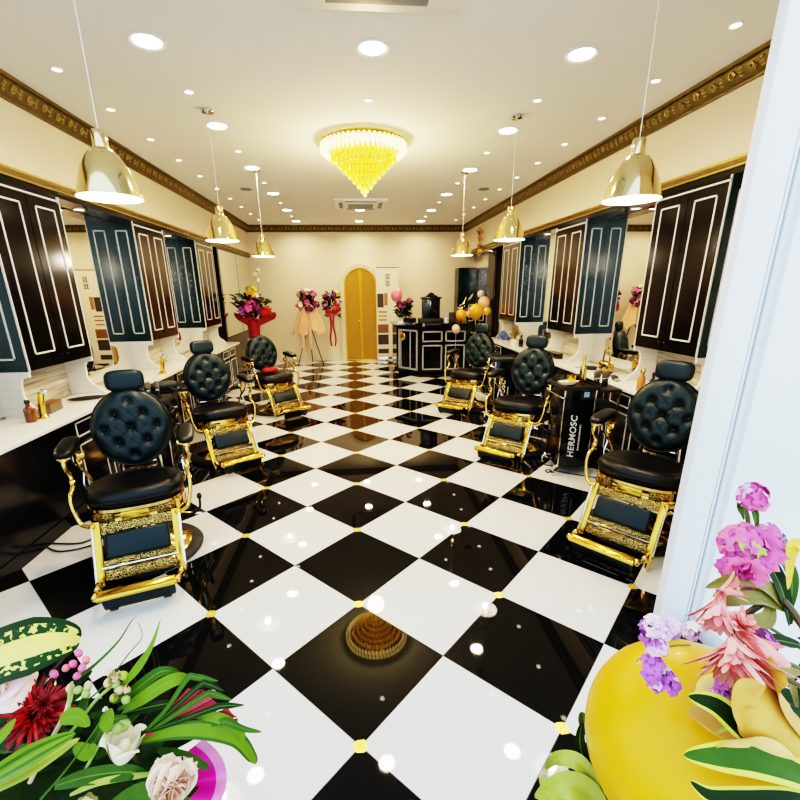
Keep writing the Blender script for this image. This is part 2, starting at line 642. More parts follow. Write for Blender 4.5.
cornice('trim_5', (-2.49, Y0, H), (-2.49, YB, H), (1, 0, 0))
cornice('trim_6', (2.89, YB, H), (2.89, Y0, H), (-1, 0, 0))
cornice('trim_7', (-2.49, YB, H), (2.89, YB, H), (0, -1, 0))

# shopfront: white door frame and panel at the right, lintel above
b = MB().rbox((1.632, Y0, H / 2), (.145, .05, H), .006)
b.box((1.745, Y0 + .018, H / 2), (.10, .02, H))
b.rbox((1.728, Y0 + .004, H / 2), (.014, .03, H), .005)
b.box((2.59, Y0 + .01, H / 2), (1.60, .06, H))
struct('wall_front_right', b, 'white_paint')
b = MB().rbox((2.5, .02, .06), (1.45, .86, .12), .01)
struct('trim_9', b, 'white_paint')
b = MB().box((1.709, Y0 + .002, H / 2), (.010, .02, H))
b.box((1.752, Y0 + .004, H / 2), (.006, .012, H))
struct('trim_10', b, 'groove_grey')
b = MB().box((-2.45, Y0 + .05, H / 2), (.8, .12, H))
struct('wall_front_left', b, 'white_paint')

# ------------------------------------------------------------------ ceiling fixtures
LX = (-1.22, .22, 1.66)
LY = (2.22, 3.73, 5.25, 6.82, 8.36, 9.81)
side = {-1.22: 'left', .22: 'middle', 1.66: 'right'}
ordn = ['nearest the entrance', 'second from the entrance', 'third from the entrance', 'fourth from the entrance', 'fifth from the entrance', 'nearest the back wall']


def downlight(name, r, m):
    t = thing(name, 'x', 'ceiling light')
    b = MB().lathe([(r, -.001), (r * 1.28, -.008), (r * 1.3, 0)], n=20, cap=False)
    b.build('rim', 'white_paint', t)
    b = MB().lathe([(0, -.004), (r, -.003)], n=20, cap=False)
    b.build('diffuser', m, t)
    return t


proto = downlight('ceiling_downlight', .085, 'lamp_big')
first = True
for x in LX:
    for i, y in enumerate(LY):
        if x == .22 and i in (1, 2, 3):
            continue
        lab = 'large round white downlight, %s ceiling row, %s' % (side[x], ordn[i])
        if first:
            proto.location = (x, y, H)
            proto['label'] = lab
            proto['group'] = 'large ceiling downlights'
            first = False
        else:
            dup(proto, (x, y, H), 0, lab, 'large ceiling downlights')
        ld = bpy.data.lights.new('downlight_lamp', 'AREA')
        ld.shape = 'DISK'
        ld.size = .17
        ld.energy = 21 * LAMP
        ld.color = (1, .76, .475)
        ld.spread = rad(150)
        lo = bpy.data.objects.new('downlight_lamp', ld)
        C.objects.link(lo)
        lo.location = (x, y, H - .02)
proto = downlight('ceiling_spotlight', .028, 'lamp_small')
first = True
spots = [(-2.02, y, 'along the left cornice') for y in (1.86, 2.63, 3.36, 4.15, 4.92, 5.69, 6.47, 7.24, 8.02, 8.8, 9.6)] + \
        [(2.44, y, 'along the right cornice') for y in (1.82, 2.57, 3.35, 4.12, 4.87, 5.62, 6.4, 7.2, 8.0, 8.8, 9.6)] + \
        [(-1.22, y, 'between the left row of big downlights') for y in (2.96, 4.53, 6.06, 7.6, 9.09)] + \
        [(1.66, y, 'between the right row of big downlights') for y in (2.98, 4.47, 6.0, 7.5, 9.09)] + [(.22, 3.05, 'in front of the chandelier')]
cnt = {}
words_ = ['first', 'second', 'third', 'fourth', 'fifth', 'sixth', 'seventh', 'eighth', 'ninth', 'tenth', 'eleventh']
for x, y, w in spots:
    k = cnt.get(w, 0)
    cnt[w] = k + 1
    lab = 'small round ceiling spotlight %s, %s from the entrance' % (w, words_[k]) if w[0:2] != 'in' else 'small round ceiling spotlight just in front of the chandelier'
    if first:
        proto.location = (x, y, H)
        proto['label'] = lab
        proto['group'] = 'small ceiling spotlights'
        first = False
    else:
        dup(proto, (x, y, H), 0, lab, 'small ceiling spotlights')
# recessed lights in the black soffits above the mirrors
proto = None
for x, y, w in [(-2.63, 3.68, 'above the left mirror between first and second cabinets'), (-2.63, 5.85, 'above the left mirror between second and third cabinets'),
                (3.03, 3.55, 'above the right mirror between first and second cabinets'), (3.03, 5.75, 'above the right mirror between second and third cabinets'),
                (2.98, 8.6, 'above the far right mirror beside the back corner'), (3.0, 9.5, 'in the far right corner beside the back wall')]:
    lab = 'small soffit light ' + w
    if proto is None:
        proto = downlight('soffit_light', .04, 'lamp_small')
        proto.location = (x, y, 2.56)
        proto['label'] = lab
        proto['group'] = 'soffit lights over the mirrors'
    else:
        dup(proto, (x, y, 2.56), 0, lab, 'soffit lights over the mirrors')
for x, y, w in [(-1.58, 6.5, 'left'), (2.18, 6.4, 'right')]:
    b = MB().lathe([(0, -.012), (.07, -.012), (.085, -.006), (.09, 0)], n=20)
    tag(b.build('ceiling_speaker', 'vent_grey', loc=(x, y, H)), 'flat round grey ceiling speaker on the %s half of the ceiling' % w, 'speaker', 'ceiling speakers')


# cassette air conditioners
def cassette(y, lab, near):
    t = thing('ceiling_air_conditioner', lab, 'air conditioner', (.22, y, H))
    b = MB().rbox((0, 0, -.018), (.96, .96, .036), .016)
    b.build('panel', 'plastic_white', t)
    b = MB().rbox((0, 0, -.040), (.50, .50, .012), .005)
    for k in range(9):
        b.box((0, -.2 + k * .05, -.048), (.46, .012, .006), 1)
    b.build('intake_grille', ['plastic_white', 'vent_grey'], t)
    for k in range(4):
        M = Matrix.Rotation(k * PI / 2, 4, 'Z')
        b = MB()
        b.M = M
        b.rbox((0, -.36, -.037), (.56, .07, .008), .003)
        b.build('vent_slot', 'vent_grey', t)
    return t


cassette(1.28, 'white square cassette air conditioner cut by the top edge, near the entrance', 1)
cassette(7.65, 'white square cassette air conditioner behind the chandelier', 0)


# pendants
def pendant():
    t = thing('pendant_lamp', 'x', 'lamp')
    b = MB().lathe([(0, 0), (.055, 0), (.058, -.012), (.05, -.024), (.012, -.028), (0, -.03)], n=20)
    b.build('ceiling_rose', 'chrome', t)
    b = MB().tube([(0, 0, -.02), (0, 0, -.78)], .0025, 6)
    b.build('cord', 'cable_white', t)
    # neck then bell: z measured down from the ceiling, rim at 1.065 below
    b = MB().lathe([(0, -.765), (.030, -.765), (.036, -.775), (.036, -.845), (.030, -.85)], n=20)
    b.build('neck', 'pendant_gold', t)
    prof = [(.036, -.842), (.058, -.855), (.082, -.885), (.108, -.93), (.128, -.98), (.143, -1.03), (.151, -1.058), (.153, -1.066)]
    b = MB().lathe(prof, n=36, cap=False)
    b.lathe([(r - .003, z) for r, z in prof], n=36, mi=1, cap=False)
    b.build('shade', ['pendant_gold', 'pendant_inner'], t)
    b = MB().ell((0, 0, -.985), (.035, .035, .05), 12, 8)
    b.build('bulb', 'bulb', t)
    return t


pl = pendant()
first = True
for sx, w in ((-1.19, 'left'), (1.61, 'right')):
    for y, q in ((1.3, 'nearest the entrance'), (3.33, 'second from the entrance'), (5.34, 'farthest from the entrance')):
        lab = 'gold bell pendant lamp hanging on the %s side, %s' % (w, q)
        if first:
            pl.location = (sx, y, H)
            pl['label'] = lab
            pl['group'] = 'gold bell pendants'
            first = False
        else:
            dup(pl, (sx, y, H), 0, lab, 'gold bell pendants')
        ld = bpy.data.lights.new('pendant_ceiling_fill', 'POINT')  # added fill light below the shade to brighten the ceiling, apart from the bulb
        ld.energy = 1.0 * PEND
        ld.color = (1, .85, .66)
        ld.shadow_soft_size = .035
        lo = bpy.data.objects.new('pendant_ceiling_fill', ld)
        C.objects.link(lo)
        lo.location = (sx, y, 2.19)

# chandelier: stacked rings of hanging crystals narrowing to a point
t = thing('chandelier', 'golden lit crystal chandelier tapering to a point, mid ceiling', 'chandelier', (.20, 4.1, H))
MB().lathe([(0, 0), (.40, 0), (.40, -.03), (0, -.03)], n=40).build('ceiling_plate', 'gold', t)
tiers = [(.455, -.045, .085, 54, 0), (.415, -.075, .09, 50, 0), (.345, -.115, .10, 44, 1), (.285, -.165, .10, 38, 1), (.228, -.22, .10, 32, 1), (.175, -.275, .09, 25, 1), (.125, -.33, .085, 18, 1), (.078, -.385, .08, 12, 1), (.035, -.44, .07, 6, 1)]
for r, z, ln, n, q in tiers:
    b = MB()
    for i in range(n):
        a = 2 * PI * i / n + r * 7
        w = PI * r / n * .95
        M = Matrix.Translation((r * cos(a), r * sin(a), z)) @ Matrix.Rotation(a, 4, 'Z')
        # faceted drop
        vs = [(0, 0, .012), (0, w, -.02), (.012, 0, -.02), (0, -w, -.02), (-.012, 0, -.02), (0, w * .7, -ln * .7), (.009, 0, -ln * .7), (0, -w * .7, -ln * .7), (-.009, 0, -ln * .7), (0, 0, -ln)]
        fs = [(0, 1, 2), (0, 2, 3), (0, 3, 4), (0, 4, 1), (1, 5, 6, 2), (2, 6, 7, 3), (3, 7, 8, 4), (4, 8, 5, 1), (5, 9, 6), (6, 9, 7), (7, 9, 8), (8, 9, 5)]
        b.add(vs, fs, 0, M)
    b.build('crystal_tier', 'crystal' if q else 'crystal_top', t, sharp=10)
    MB().tube([(r * 1.01 * cos(k * PI / 20), r * 1.01 * sin(k * PI / 20), z + .012) for k in range(41)], .007, 6).build('ring', 'gold', t)
MB().ell((0, 0, -.518), (.018, .018, .02), 10, 8).build('finial', 'crystal', t)
ld = bpy.data.lights.new('chandelier_lamp', 'POINT')
ld.energy = CHAN
ld.color = (1, .74, .34)
ld.shadow_soft_size = .12
lo = bpy.data.objects.new('chandelier_lamp', ld)
C.objects.link(lo)
lo.location = (.2, 4.1, H - .62)


# ------------------------------------------------------------------ wall cabinets, mirrors, worktops
def wall_cabinet(side_, ya, yb, lab):
    xm, xc = (XLM, XLC) if side_ < 0 else (XRM, XRC)
    s = 1 if side_ < 0 else -1           # into the room
    z0, z1 = 1.2, 2.56
    yc = (ya + yb) / 2
    W = yb - ya
    t = thing('wall_cabinet', lab, 'cabinet', (xc, yc, z0), 0, 'black wall cabinets')
    D = abs(xc - xm)
    b = MB().box((-s * D / 2, 0, (z1 - z0) / 2), (D - .03, W - .006, z1 - z0))
    for e in (-1, 1):                    # white edge moulding round the front
        b.box((-s * .008, e * (W / 2 - .005), (z1 - z0) / 2), (.02, .010, z1 - z0), 1)
    b.box((-s * .008, 0, z1 - z0 - .035), (.02, W, .012), 1)
    b.build('carcass', ['black_gloss', 'line_white'], t)
    for e in (-1, 1):
        dw = W / 2 - .02
        b = MB().box((-s * .006, e * (dw / 2 + .003), (z1 - z0) / 2 - .025), (.018, dw, z1 - z0 - .06))
        b.outline((s * .004, e * (dw / 2 + .003), (z1 - z0) / 2), dw * .60, (z1 - z0) * .83, .0125, .008, 0, 1)
        d = b.build('door', ['warmlit_gloss', 'line_white'], t)
        MB().ell((s * .018, e * .035, .085), (.014, .011, .011), 10, 8).build('knob', 'dark_glass', d)
    for e in (-1, 1):                    # end panels with a long white moulding
        b = MB().box((-s * (D / 2 + .004), e * (W / 2 + .001), (z1 - z0) / 2), (D - .012, .012, z1 - z0))
        b.outline((-s * (D / 2 + .005), e * (W / 2 + .009), (z1 - z0) / 2 - .005), D * .50, (z1 - z0) * .86, .013, .006, 1, 1)
        b.build('end_panel', ['daylit_gloss', 'line_white'], t)
    for e in (-1, 1):                    # stepped white bracket panels under the cabinet
        B = [(0, -.002), (D - .01, -.002), (D - .01, -.045), (D - .07, -.055), (D - .085, -.09), (D - .09, -.19), (D - .075, -.235), (D - .05, -.27), (D - .0, -.30), (D + .03, -.335), (D + .05, -.36), (0, -.36)]
        b = MB().prism([(-s * (D - p[0] - .003), p[1]) for p in B], 1, e * W / 2 - .012, e * W / 2 + .012)
        b.build('bracket', 'tile_panel', t)
    return t


CABL = [(2.25, 3.1), (4.42, 5.27), (6.5, 7.4)]
CABR = [(2.13, 2.98), (4.26, 5.1), (6.45, 7.35)]
nw = ['nearest the entrance', 'second from the entrance', 'third and farthest from the entrance']
for i, (a, c) in enumerate(CABL):
    wall_cabinet(-1, a, c, 'black two-door wall cabinet with white mouldings, left wall, ' + nw[i])
for i, (a, c) in enumerate(CABR):
    wall_cabinet(1, a, c, 'black two-door wall cabinet with white mouldings, right wall, ' + nw[i])
ni = 0
for x, cabs in ((XLM - .004, CABL), (XRM + .004, CABR)):
    for a, c in cabs:
        ni += 1
        b = MB().box((x, (a + c) / 2, 1.02), (.012, c - a - .02, .36))
        struct('wall_panel_%d' % ni, b, 'marble')

for sd, x, segs in (('left', XLM, [(.62, 2.24, 'before the first cabinet'), (3.11, 4.41, 'between the first and second cabinets'), (5.28, 6.49, 'between the second and third cabinets')]),
                    ('right', XRM, [(.62, 2.12, 'before the first cabinet'), (2.99, 4.25, 'between the first and second cabinets'), (5.11, 6.44, 'between the second and third cabinets')])):
    for a, c, w in segs:
        b = MB().box((x, (a + c) / 2, 1.705), (.012, c - a, 1.70))
        tag(b.build('wall_mirror', 'mirror'), 'tall frameless wall mirror on the %s wall %s' % (sd, w), 'mirror', 'tall station mirrors')

# far-left mirrored sliding cupboard
t = thing('mirrored_cupboard', 'black framed cupboard with tall mirrored sliding doors, far left wall', 'cupboard', (-2.6, 8.95, 0))
b = MB().box((0, 0, 1.28), (.25, 2.7, 2.54))
b.box((.13, -1.30, 1.72), (.03, .10, 1.66))
b.box((.13, 0, .88), (.03, 2.7, .05))
b.build('carcass', 'black_gloss', t)
for y in (-.62, .68):
    MB().box((.132, y, 1.73), (.010, 1.26, 1.62)).build('mirror_door', 'mirror', t)
# far-right dark tall cupboards and mirror
t = thing('tall_cupboard', 'tall black cupboard with pale lower mouldings in the far right corner', 'cupboard', (2.88, 10.2, 0))
b = MB().box((0, 0.03, 1.14), (.46, .42, 2.28))
b.build('carcass', 'daylit_gloss', t)
for x in (-.115, .115):
    b = MB().box((x, -.185, 1.14), (.222, .02, 2.2))
    b.outline((x, -.197, 1.2), .15, .42, .03, .008, 1, 1)
    b.build('door', ['daylit_gloss', 'line_white'], t)
t = thing('black_pilaster_cupboard', 'narrow tall black cupboard beside the last right wall cabinet', 'cupboard', (3.06, 8.42, 0))
b = MB().rbox((0.0, 0, 1.28), (.13, .55, 2.55), .01)
b.build('carcass', 'black_gloss', t)
b = MB().box((-.07, 0, 1.5), (.012, .48, 2.0))
b.build('door', 'black_gloss', t)
b = MB().box((XRM, 9.33, 1.56), (.012, 1.24, 1.42))
tag(b.build('wall_mirror', 'mirror'), 'wide wall mirror in the far right recess by the tall cupboard', 'mirror')


def worktop(name, xa, xb, y0, y1, lab):
    b = MB().rbox(((xa + xb) / 2, (y0 + y1) / 2, ZT - .02), (abs(xb - xa), y1 - y0, .04), .008)
    tag(b.build(name, 'counter_white'), lab, 'counter')


worktop('worktop', XLM + .012, XLT, .62, 7.58, 'long white worktop running along the left wall')
worktop('worktop', XRM - .012, XRT, .62, 7.48, 'long white worktop running along the right wall')


def base_cabinet(s, ya, yb, lab):
    xf = XLT - .05 if s > 0 else XRT + .05
    xm = XLM if s > 0 else XRM
    W = yb - ya
    D = abs(xf - xm) - .02
    t = thing('base_cabinet', lab, 'cabinet', (xf, (ya + yb) / 2, 0), 0, 'black base cabinets')
    b = MB().box((-s * D / 2 - s * .012, 0, .44), (D - .024, W, .714))
    b.box((-s * D / 2 - s * .03, 0, .04), (D - .06, W, .08))
    b.build('carcass', 'black_gloss', t)
    for e in (-1, 1):
        w = W / 2 - .01
        b = MB().box((-s * .004, e * (w / 2 + .003), .70), (.016, w, .17))
        b.outline((s * .005, e * (w / 2 + .003), .70), w * .82, .125, .012, .006, 0, 1)
        d = b.build('drawer', ['black_gloss', 'line_white'], t)
        MB().ell((s * .018, e * (w / 2 + .003), .70), (.012, .01, .01), 8, 6).build('knob', 'chrome', d)
        b = MB().box((-s * .004, e * (w / 2 + .003), .35), (.016, w, .50))
        b.outline((s * .005, e * (w / 2 + .003), .35), w * .82, .45, .012, .006, 0, 1)
        d = b.build('door', ['black_gloss', 'line_white'], t)
        MB().ell((s * .018, e * .04, .52), (.012, .01, .01), 8, 6).build('knob', 'chrome', d)


def knee_panel(s, ya, yb, lab):
    xf = XLT - .07 if s > 0 else XRT + .07
    b = MB().box((xf, (ya + yb) / 2, .40), (.03, yb - ya - .01, .80))
    b.box((xf, (ya + yb) / 2, .05), (.05, yb - ya - .01, .10))
    tag(b.build('counter_front', 'black_gloss'), lab, 'panel')


for i, (a, c) in enumerate(CABL):
    base_cabinet(1, a + .0, c, 'black base cabinet with white outlined drawers under left worktop, ' + nw[i])
for i, (a, c) in enumerate(CABR):
    base_cabinet(-1, a, c, 'black base cabinet with white outlined drawers under right worktop, ' + nw[i])
for s, cabs, w in ((1, CABL, 'left'), (-1, CABR, 'right')):
    ys = [.63, cabs[0][0], cabs[0][1], cabs[1][0], cabs[1][1], cabs[2][0]]
    for k, q in enumerate(('before the first base cabinet', 'between first and second base cabinets', 'between second and third base cabinets')):
        knee_panel(s, ys[2 * k], ys[2 * k + 1], 'plain black panel under the %s worktop %s' % (w, q))
# ------------------------------------------------------------------ barber chairs
def barber_chair():
    t = thing('barber_chair', 'x', 'barber chair')
    # floor base
    b = MB().lathe([(0, 0), (.33, 0), (.352, .008), (.356, .022), (.345, .036), (.30, .044), (.27, .044)], n=40)
    b.build('base_rim', 'rubber', t)
    b = MB().lathe([(.285, .040), (.27, .052), (.20, .075), (.13, .098), (.10, .125), (.095, .15), (0, .15)], n=40)
    b.build('base_dome', 'gold', t)
    b = MB().lathe([(.085, .14), (.085, .17), (.062, .18), (.062, .36), (.09, .37), (.16, .41), (.17, .44)], n=28)
    b.build('column', 'chrome', t)
    # seat frame: horseshoe apron of gold panels
    def outline_pt(a, sc=1.0):
        e = .72
        x = .272 * sc * math.copysign(abs(cos(a)) ** e, cos(a))
        y = -.048 + .214 * sc * math.copysign(abs(sin(a)) ** e, sin(a))
        return x, y
    b = MB()
    N = 44
    prof = [(1.0, .435), (1.05, .445), (1.06, .46), (1.035, .468), (1.035, .525), (1.06, .532), (1.05, .55), (.98, .556)]
    vs = []
    for i in range(N):
        a = 2 * PI * i / N
        for sc, z in prof:
            x, y = outline_pt(a, sc)
            vs.append((x, y, z))
    k = len(prof)
    fs = [(i * k + q, ((i + 1) % N) * k + q, ((i + 1) % N) * k + q + 1, i * k + q + 1) for i in range(N) for q in range(k - 1)]
    b.add(vs, fs)
    b.add([(outline_pt(2 * PI * i / N, 1.0)[0], outline_pt(2 * PI * i / N, 1.0)[1], .437) for i in range(N)], [list(range(N))])
    b.build('seat_apron', 'gold', t)
    for xx, m in ((0, 'gold_bright'), (-.17, 'filigree'), (.17, 'filigree')):
        b = MB()
        ang = -PI / 2 + xx * 3.2
        x, y = outline_pt(ang, 1.045)
        M = Matrix.Translation((x, y, .497)) @ Matrix.Rotation(xx * 1.9, 4, 'Z')
        b.rbox((0, -.003, 0), (.16 if xx == 0 else .12, .012, .062), .006, M=M)
        b.build('apron_plaque', m, t)
    # cushion
    b = MB()
    prof = [(.02, .548), (.96, .55), (1.04, .565), (1.07, .59), (1.06, .615), (1.0, .638), (.88, .652), (.72, .656), (.45, .65), (.2, .644), (.02, .642)]
    vs = []
    for i in range(N):
        a = 2 * PI * i / N
        for sc, z in prof:
            x, y = outline_pt(a, sc)
            vs.append((x, y, z + (.008 if y < -.15 and sc > .8 else 0)))
    k = len(prof)
    fs = [(i * k + q, ((i + 1) % N) * k + q, ((i + 1) % N) * k + q + 1, i * k + q + 1) for i in range(N) for q in range(k - 1)]
    b.add(vs, fs)
    seat = b.build('seat', 'leather', t, sharp=60)
    b = MB().tube([outline_pt(2 * PI * i / 44, 1.065) + (.597,) for i in range(45)], .006, 6)
    b.build('piping', 'leather', seat)
    # tufted round back
    tilt = rad(-11)
    MBk = Matrix.Translation((0, .262, .910)) @ Matrix.Rotation(tilt, 4, 'X')
    RX, RZ = .243, .268
    btn = [(0, .72), (-.37, .36), (.37, .36), (-.68, 0), (0, 0), (.68, 0), (-.37, -.36), (.37, -.36), (0, -.72)]
    b = MB()
    b.M = MBk
    NR, NA = 22, 64
    vs = [(0, 0, 0)]
    def surf(r, a):
        x, z = r * cos(a), r * sin(a)
        h = .070 * (max(0, 1 - r ** 6)) ** .5 + .008
        for bx, bz in btn:
            d = math.hypot(x - bx, z - bz)
            h -= .030 * math.exp(-(d / .12) ** 2)
        # diagonal pleats between buttons
        for sg in (1, -1):
            q = (x + sg * z) / .365
            dq = abs(q - round(q)) * .365
            h -= .005 * math.exp(-(dq / .035) ** 2) * max(0, 1 - (r / .95) ** 4)
        return (x * RX, -h, z * RZ)
    vs = [surf(0, 0)]
    for j in range(1, NR + 1):
        for i in range(NA):
            vs.append(surf((j / NR) ** .8, 2 * PI * i / NA))
    fs = [(0, 1 + i, 1 + (i + 1) % NA) for i in range(NA)]
    for j in range(NR - 1):
        o = 1 + j * NA
        for i in range(NA):
            fs.append((o + i, o + NA + i, o + NA + (i + 1) % NA, o + (i + 1) % NA))
    b.add(vs, fs)
    b.lathe([(1.0, -.008), (1.02, .006), (1.0, .03), (.93, .05), (0, .06)], n=64, M=Matrix.Diagonal((RX, 1, RZ, 1)) @ Matrix.Rotation(-PI / 2, 4, 'X'))
    back = b.build('backrest', 'leather_teal', t, sharp=70)
    for bx, bz in btn:
        b = MB()
        b.M = MBk
        b.ell((bx * RX, -.048 if abs(bz) < .7 else -.036, bz * RZ), (.014, .010, .014), 10, 6)
        b.build('button', 'leather', back)
    b = MB()
    b.M = MBk
    b.tube([(RX * 1.01 * cos(q * PI / 30), -.006, RZ * 1.01 * sin(q * PI / 30)) for q in range(61)], .008, 6)
    b.build('piping', 'leather', back)
    # back carrier
    b = MB()
    for e in (-1, 1):
        b.tube(smooth_path([(e * .14, .20, .46), (e * .14, .29, .50), (e * .13, .31, .62), (e * .12, .335, .80)]), .014, 8)
    b.rbox((0, .30, .61), (.22, .02, .05), .006)
    b.build('back_frame', 'chrome', t)
    # headrest
    b = MB().tube(smooth_path([(0, .36, .95), (0, .385, 1.10), (0, .365, 1.19)]), .011, 8)
    b.build('headrest_post', 'chrome', t)
    b = MB()
    b.M = Matrix.Translation((0, .325, 1.235)) @ Matrix.Rotation(rad(-8), 4, 'X')
    b.ell((0, 0, 0), (.122, .040, .074), 32, 16, e=.55)
    hr = b.build('headrest', 'leather_teal', t, sharp=70)
    b = MB()
    b.M = Matrix.Translation((0, .325, 1.235)) @ Matrix.Rotation(rad(-8), 4, 'X')
    def sp(x, p):
        return math.copysign(abs(x) ** p, x)
    b.tube([(.117 * sp(cos(q * PI / 24), .55), -.020, .070 * sp(sin(q * PI / 24), .55)) for q in range(49)], .005, 6)
    b.build('piping', 'leather', hr)
    # arms
    for e in (-1, 1):
        b = MB()
        b.M = Matrix.Translation((e * .345, .03, .885)) @ Matrix.Rotation(rad(4), 4, 'X')
        b.ell((0, 0, 0), (.055, .165, .030), 24, 12, e=.6)
        arm = b.build('armrest', 'leather', t, sharp=70)
        b = MB()
        b.M = Matrix.Translation((e * .345, .03, .858)) @ Matrix.Rotation(rad(4), 4, 'X')
        b.rbox((0, 0, 0), (.075, .27, .014), .005)
        b.build('arm_plate', 'gold', arm)
        b = MB()
        b.tube(smooth_path([(e * .345, -.10, .855), (e * .345, -.125, .80), (e * .338, -.09, .74), (e * .325, -.115, .68), (e * .335, -.19, .63), (e * .332, -.215, .57), (e * .318, -.225, .50), (e * .30, -.24, .455)]), [.013, .013, .015] * 14 + [.013], 10)
        b.lathe([(.0, -.014), (.02, -.014), (.026, 0), (.02, .014), (0, .014)], c=(e * .345, -.10, .84), n=14)
        b.ell((e * .327, -.115, .69), (.021, .021, .026), 12, 8)
        b.build('arm_front_support', 'gold', t)
        b = MB()
        b.tube(smooth_path([(e * .345, .13, .86), (e * .342, .175, .80), (e * .325, .12, .73), (e * .31, .16, .65), (e * .30, .20, .58), (e * .28, .17, .50)]), .012, 10)
        b.ell((e * .322, .125, .735), (.02, .02, .024), 12, 8)
        b.rbox((e * .300, .10, .80), (.055, .05, .05), .012)
        b.build('arm_rear_support', 'gold', t)
        b = MB().tube(smooth_path([(e * .318, -.03, .86), (e * .325, .0, .78), (e * .298, .05, .70), (e * .30, .02, .62), (e * .285, .04, .53)]), .008, 8)
        b.build('scroll', 'chrome', t)
    # leg rest
    y0, z0, y1, z1 = -.265, .455, -.435, .125
    ang = math.atan2(y1 - y0, z0 - z1)
    L = math.hypot(y1 - y0, z1 - z0)
    ML = Matrix.Translation((0, y0, z0)) @ Matrix.Rotation(ang, 4, 'X')   # local -Z runs down the leg rest, -Y is its front
    def leg(name, fn, m):
        q = MB()
        q.M = ML
        fn(q)
        return q.build(name, m, t)
    for e in (-1, 1):
        leg('side_rail', lambda q: (q.rbox((e * .222, 0, -L / 2), (.042, .022, L + .02), .006), q.ell((e * .24, 0, -.015), (.022, .022, .022), 12, 8), q.tube([(e * .30, .02, .01), (e * .245, 0, -.02)], .012, 8)), 'gold_bright')
        leg('rail_edge', lambda q: q.tube([(e * .245, -.012, -.02), (e * .245, -.012, -L)], .008, 8), 'chrome')
    leg('filigree_plate', lambda q: q.rbox((0, .0, -.035), (.40, .014, .062), .004), 'filigree')
    leg('leg_pad', lambda q: q.rbox((0, -.014, -.150), (.355, .050, .155), .018, seg=3), 'leather_teal')
    leg('filigree_plate', lambda q: q.rbox((0, .0, -.248), (.40, .014, .036), .004), 'filigree')
    leg('cross_bar', lambda q: (q.tube([(-.21, -.008, -.278), (.21, -.008, -.278)], .009, 8)), 'chrome')
    leg('filigree_plate', lambda q: q.rbox((0, .006, -.325), (.40, .012, .062), .004), 'filigree')
    # foot plate
    F = Matrix.Translation((0, -.640, .185)) @ Matrix.Rotation(rad(22), 4, 'X')
    q = MB()
    q.M = F
    q.rbox((0, -.008, .012), (.40, .050, .020), .008)
    q.tube([(-.205, -.03, .010), (.205, -.03, .010)], .016, 12)
    q.build('foot_plate', 'gold_bright', t)
    q = MB()
    q.M = F
    q.rbox((0, -.022, -.055), (.38, .034, .105), .015, seg=3)
    q.build('foot_pad', 'leather_teal', t)
    for e in (-1, 1):
        q = MB()
        q.tube(smooth_path([(e * .222, -.43, .14), (e * .226, -.48, .165), (e * .222, -.55, .155), (e * .212, -.64, .185)]), .014, 8)
        q.ell((e * .235, -.445, .125), (.024, .026, .028), 12, 8)
        q.ell((e * .226, -.52, .155), (.022, .030, .028), 12, 8)
        q.ell((e * .214, -.645, .185), (.020, .024, .026), 12, 8)
        q.lathe([(0, -.03), (.016, -.03), (.016, .03), (0, .03)], c=(e * .235, -.465, .095), n=10)
        q.build('foot_bracket', 'gold', t)
        q = MB().rbox((e * .14, -.628, .075), (.045, .03, .018), .006)
        q.build('bumper', 'rubber', t)
    # lever
    q = MB().tube(smooth_path([(.20, .02, .30), (.30, .0, .28), (.36, -.02, .32), (.37, -.02, .40)]), .009, 8)
    q.ell((.37, -.02, .415), (.018, .018, .026), 10, 8)
    q.build('lever', 'rubber', t)
    q = MB().tube(smooth_path([(.10, .02, .33), (.24, .08, .26), (.36, .10, .22)]), .009, 8)
    q.build('pump_lever', 'chrome', t)
    for ch in t.children:
        if ch.name.split('.')[0] not in ('base_rim', 'base_dome'):
            ch.location.z -= .07 if ch.name.split('.')[0] in ('seat', 'seat_apron', 'apron_plaque') else .05
    return t


CH = [((-1.485, 1.56), 19, 'on the left side nearest the entrance', 'left'),
      ((-1.50, 3.50), 33, 'second on the left side', 'left'),
      ((-1.25, 5.42), 38, 'farthest on the left side', 'left'),
      ((2.10, 1.47), -51, 'on the right side nearest the entrance', 'right'),
      ((1.89, 3.37), -43, 'second on the right side', 'right'),
      ((1.80, 5.27), -42, 'farthest on the right side', 'right')]
ch0 = barber_chair()
for i, ((x, y), a, w, sd) in enumerate(CH):
    lab = 'black tufted barber chair with gold frame, ' + w
    if i == 0:
        ch0.location = (x, y, 0)
        ch0.rotation_euler.z = rad(a)
        ch0['label'] = lab
        ch0['group'] = 'black and gold barber chairs'
    else:
        c_ = dup(ch0, (x, y, 0), rad(a), lab if i != 2 else lab + ', headrest missing', 'black and gold barber chairs')
        if i == 2:                       # this one has no headrest
            for o_ in [k for k in c_.children if k.name.startswith('headrest')]:
                for g_ in list(o_.children):
                    bpy.data.objects.remove(g_)
                bpy.data.objects.remove(o_)


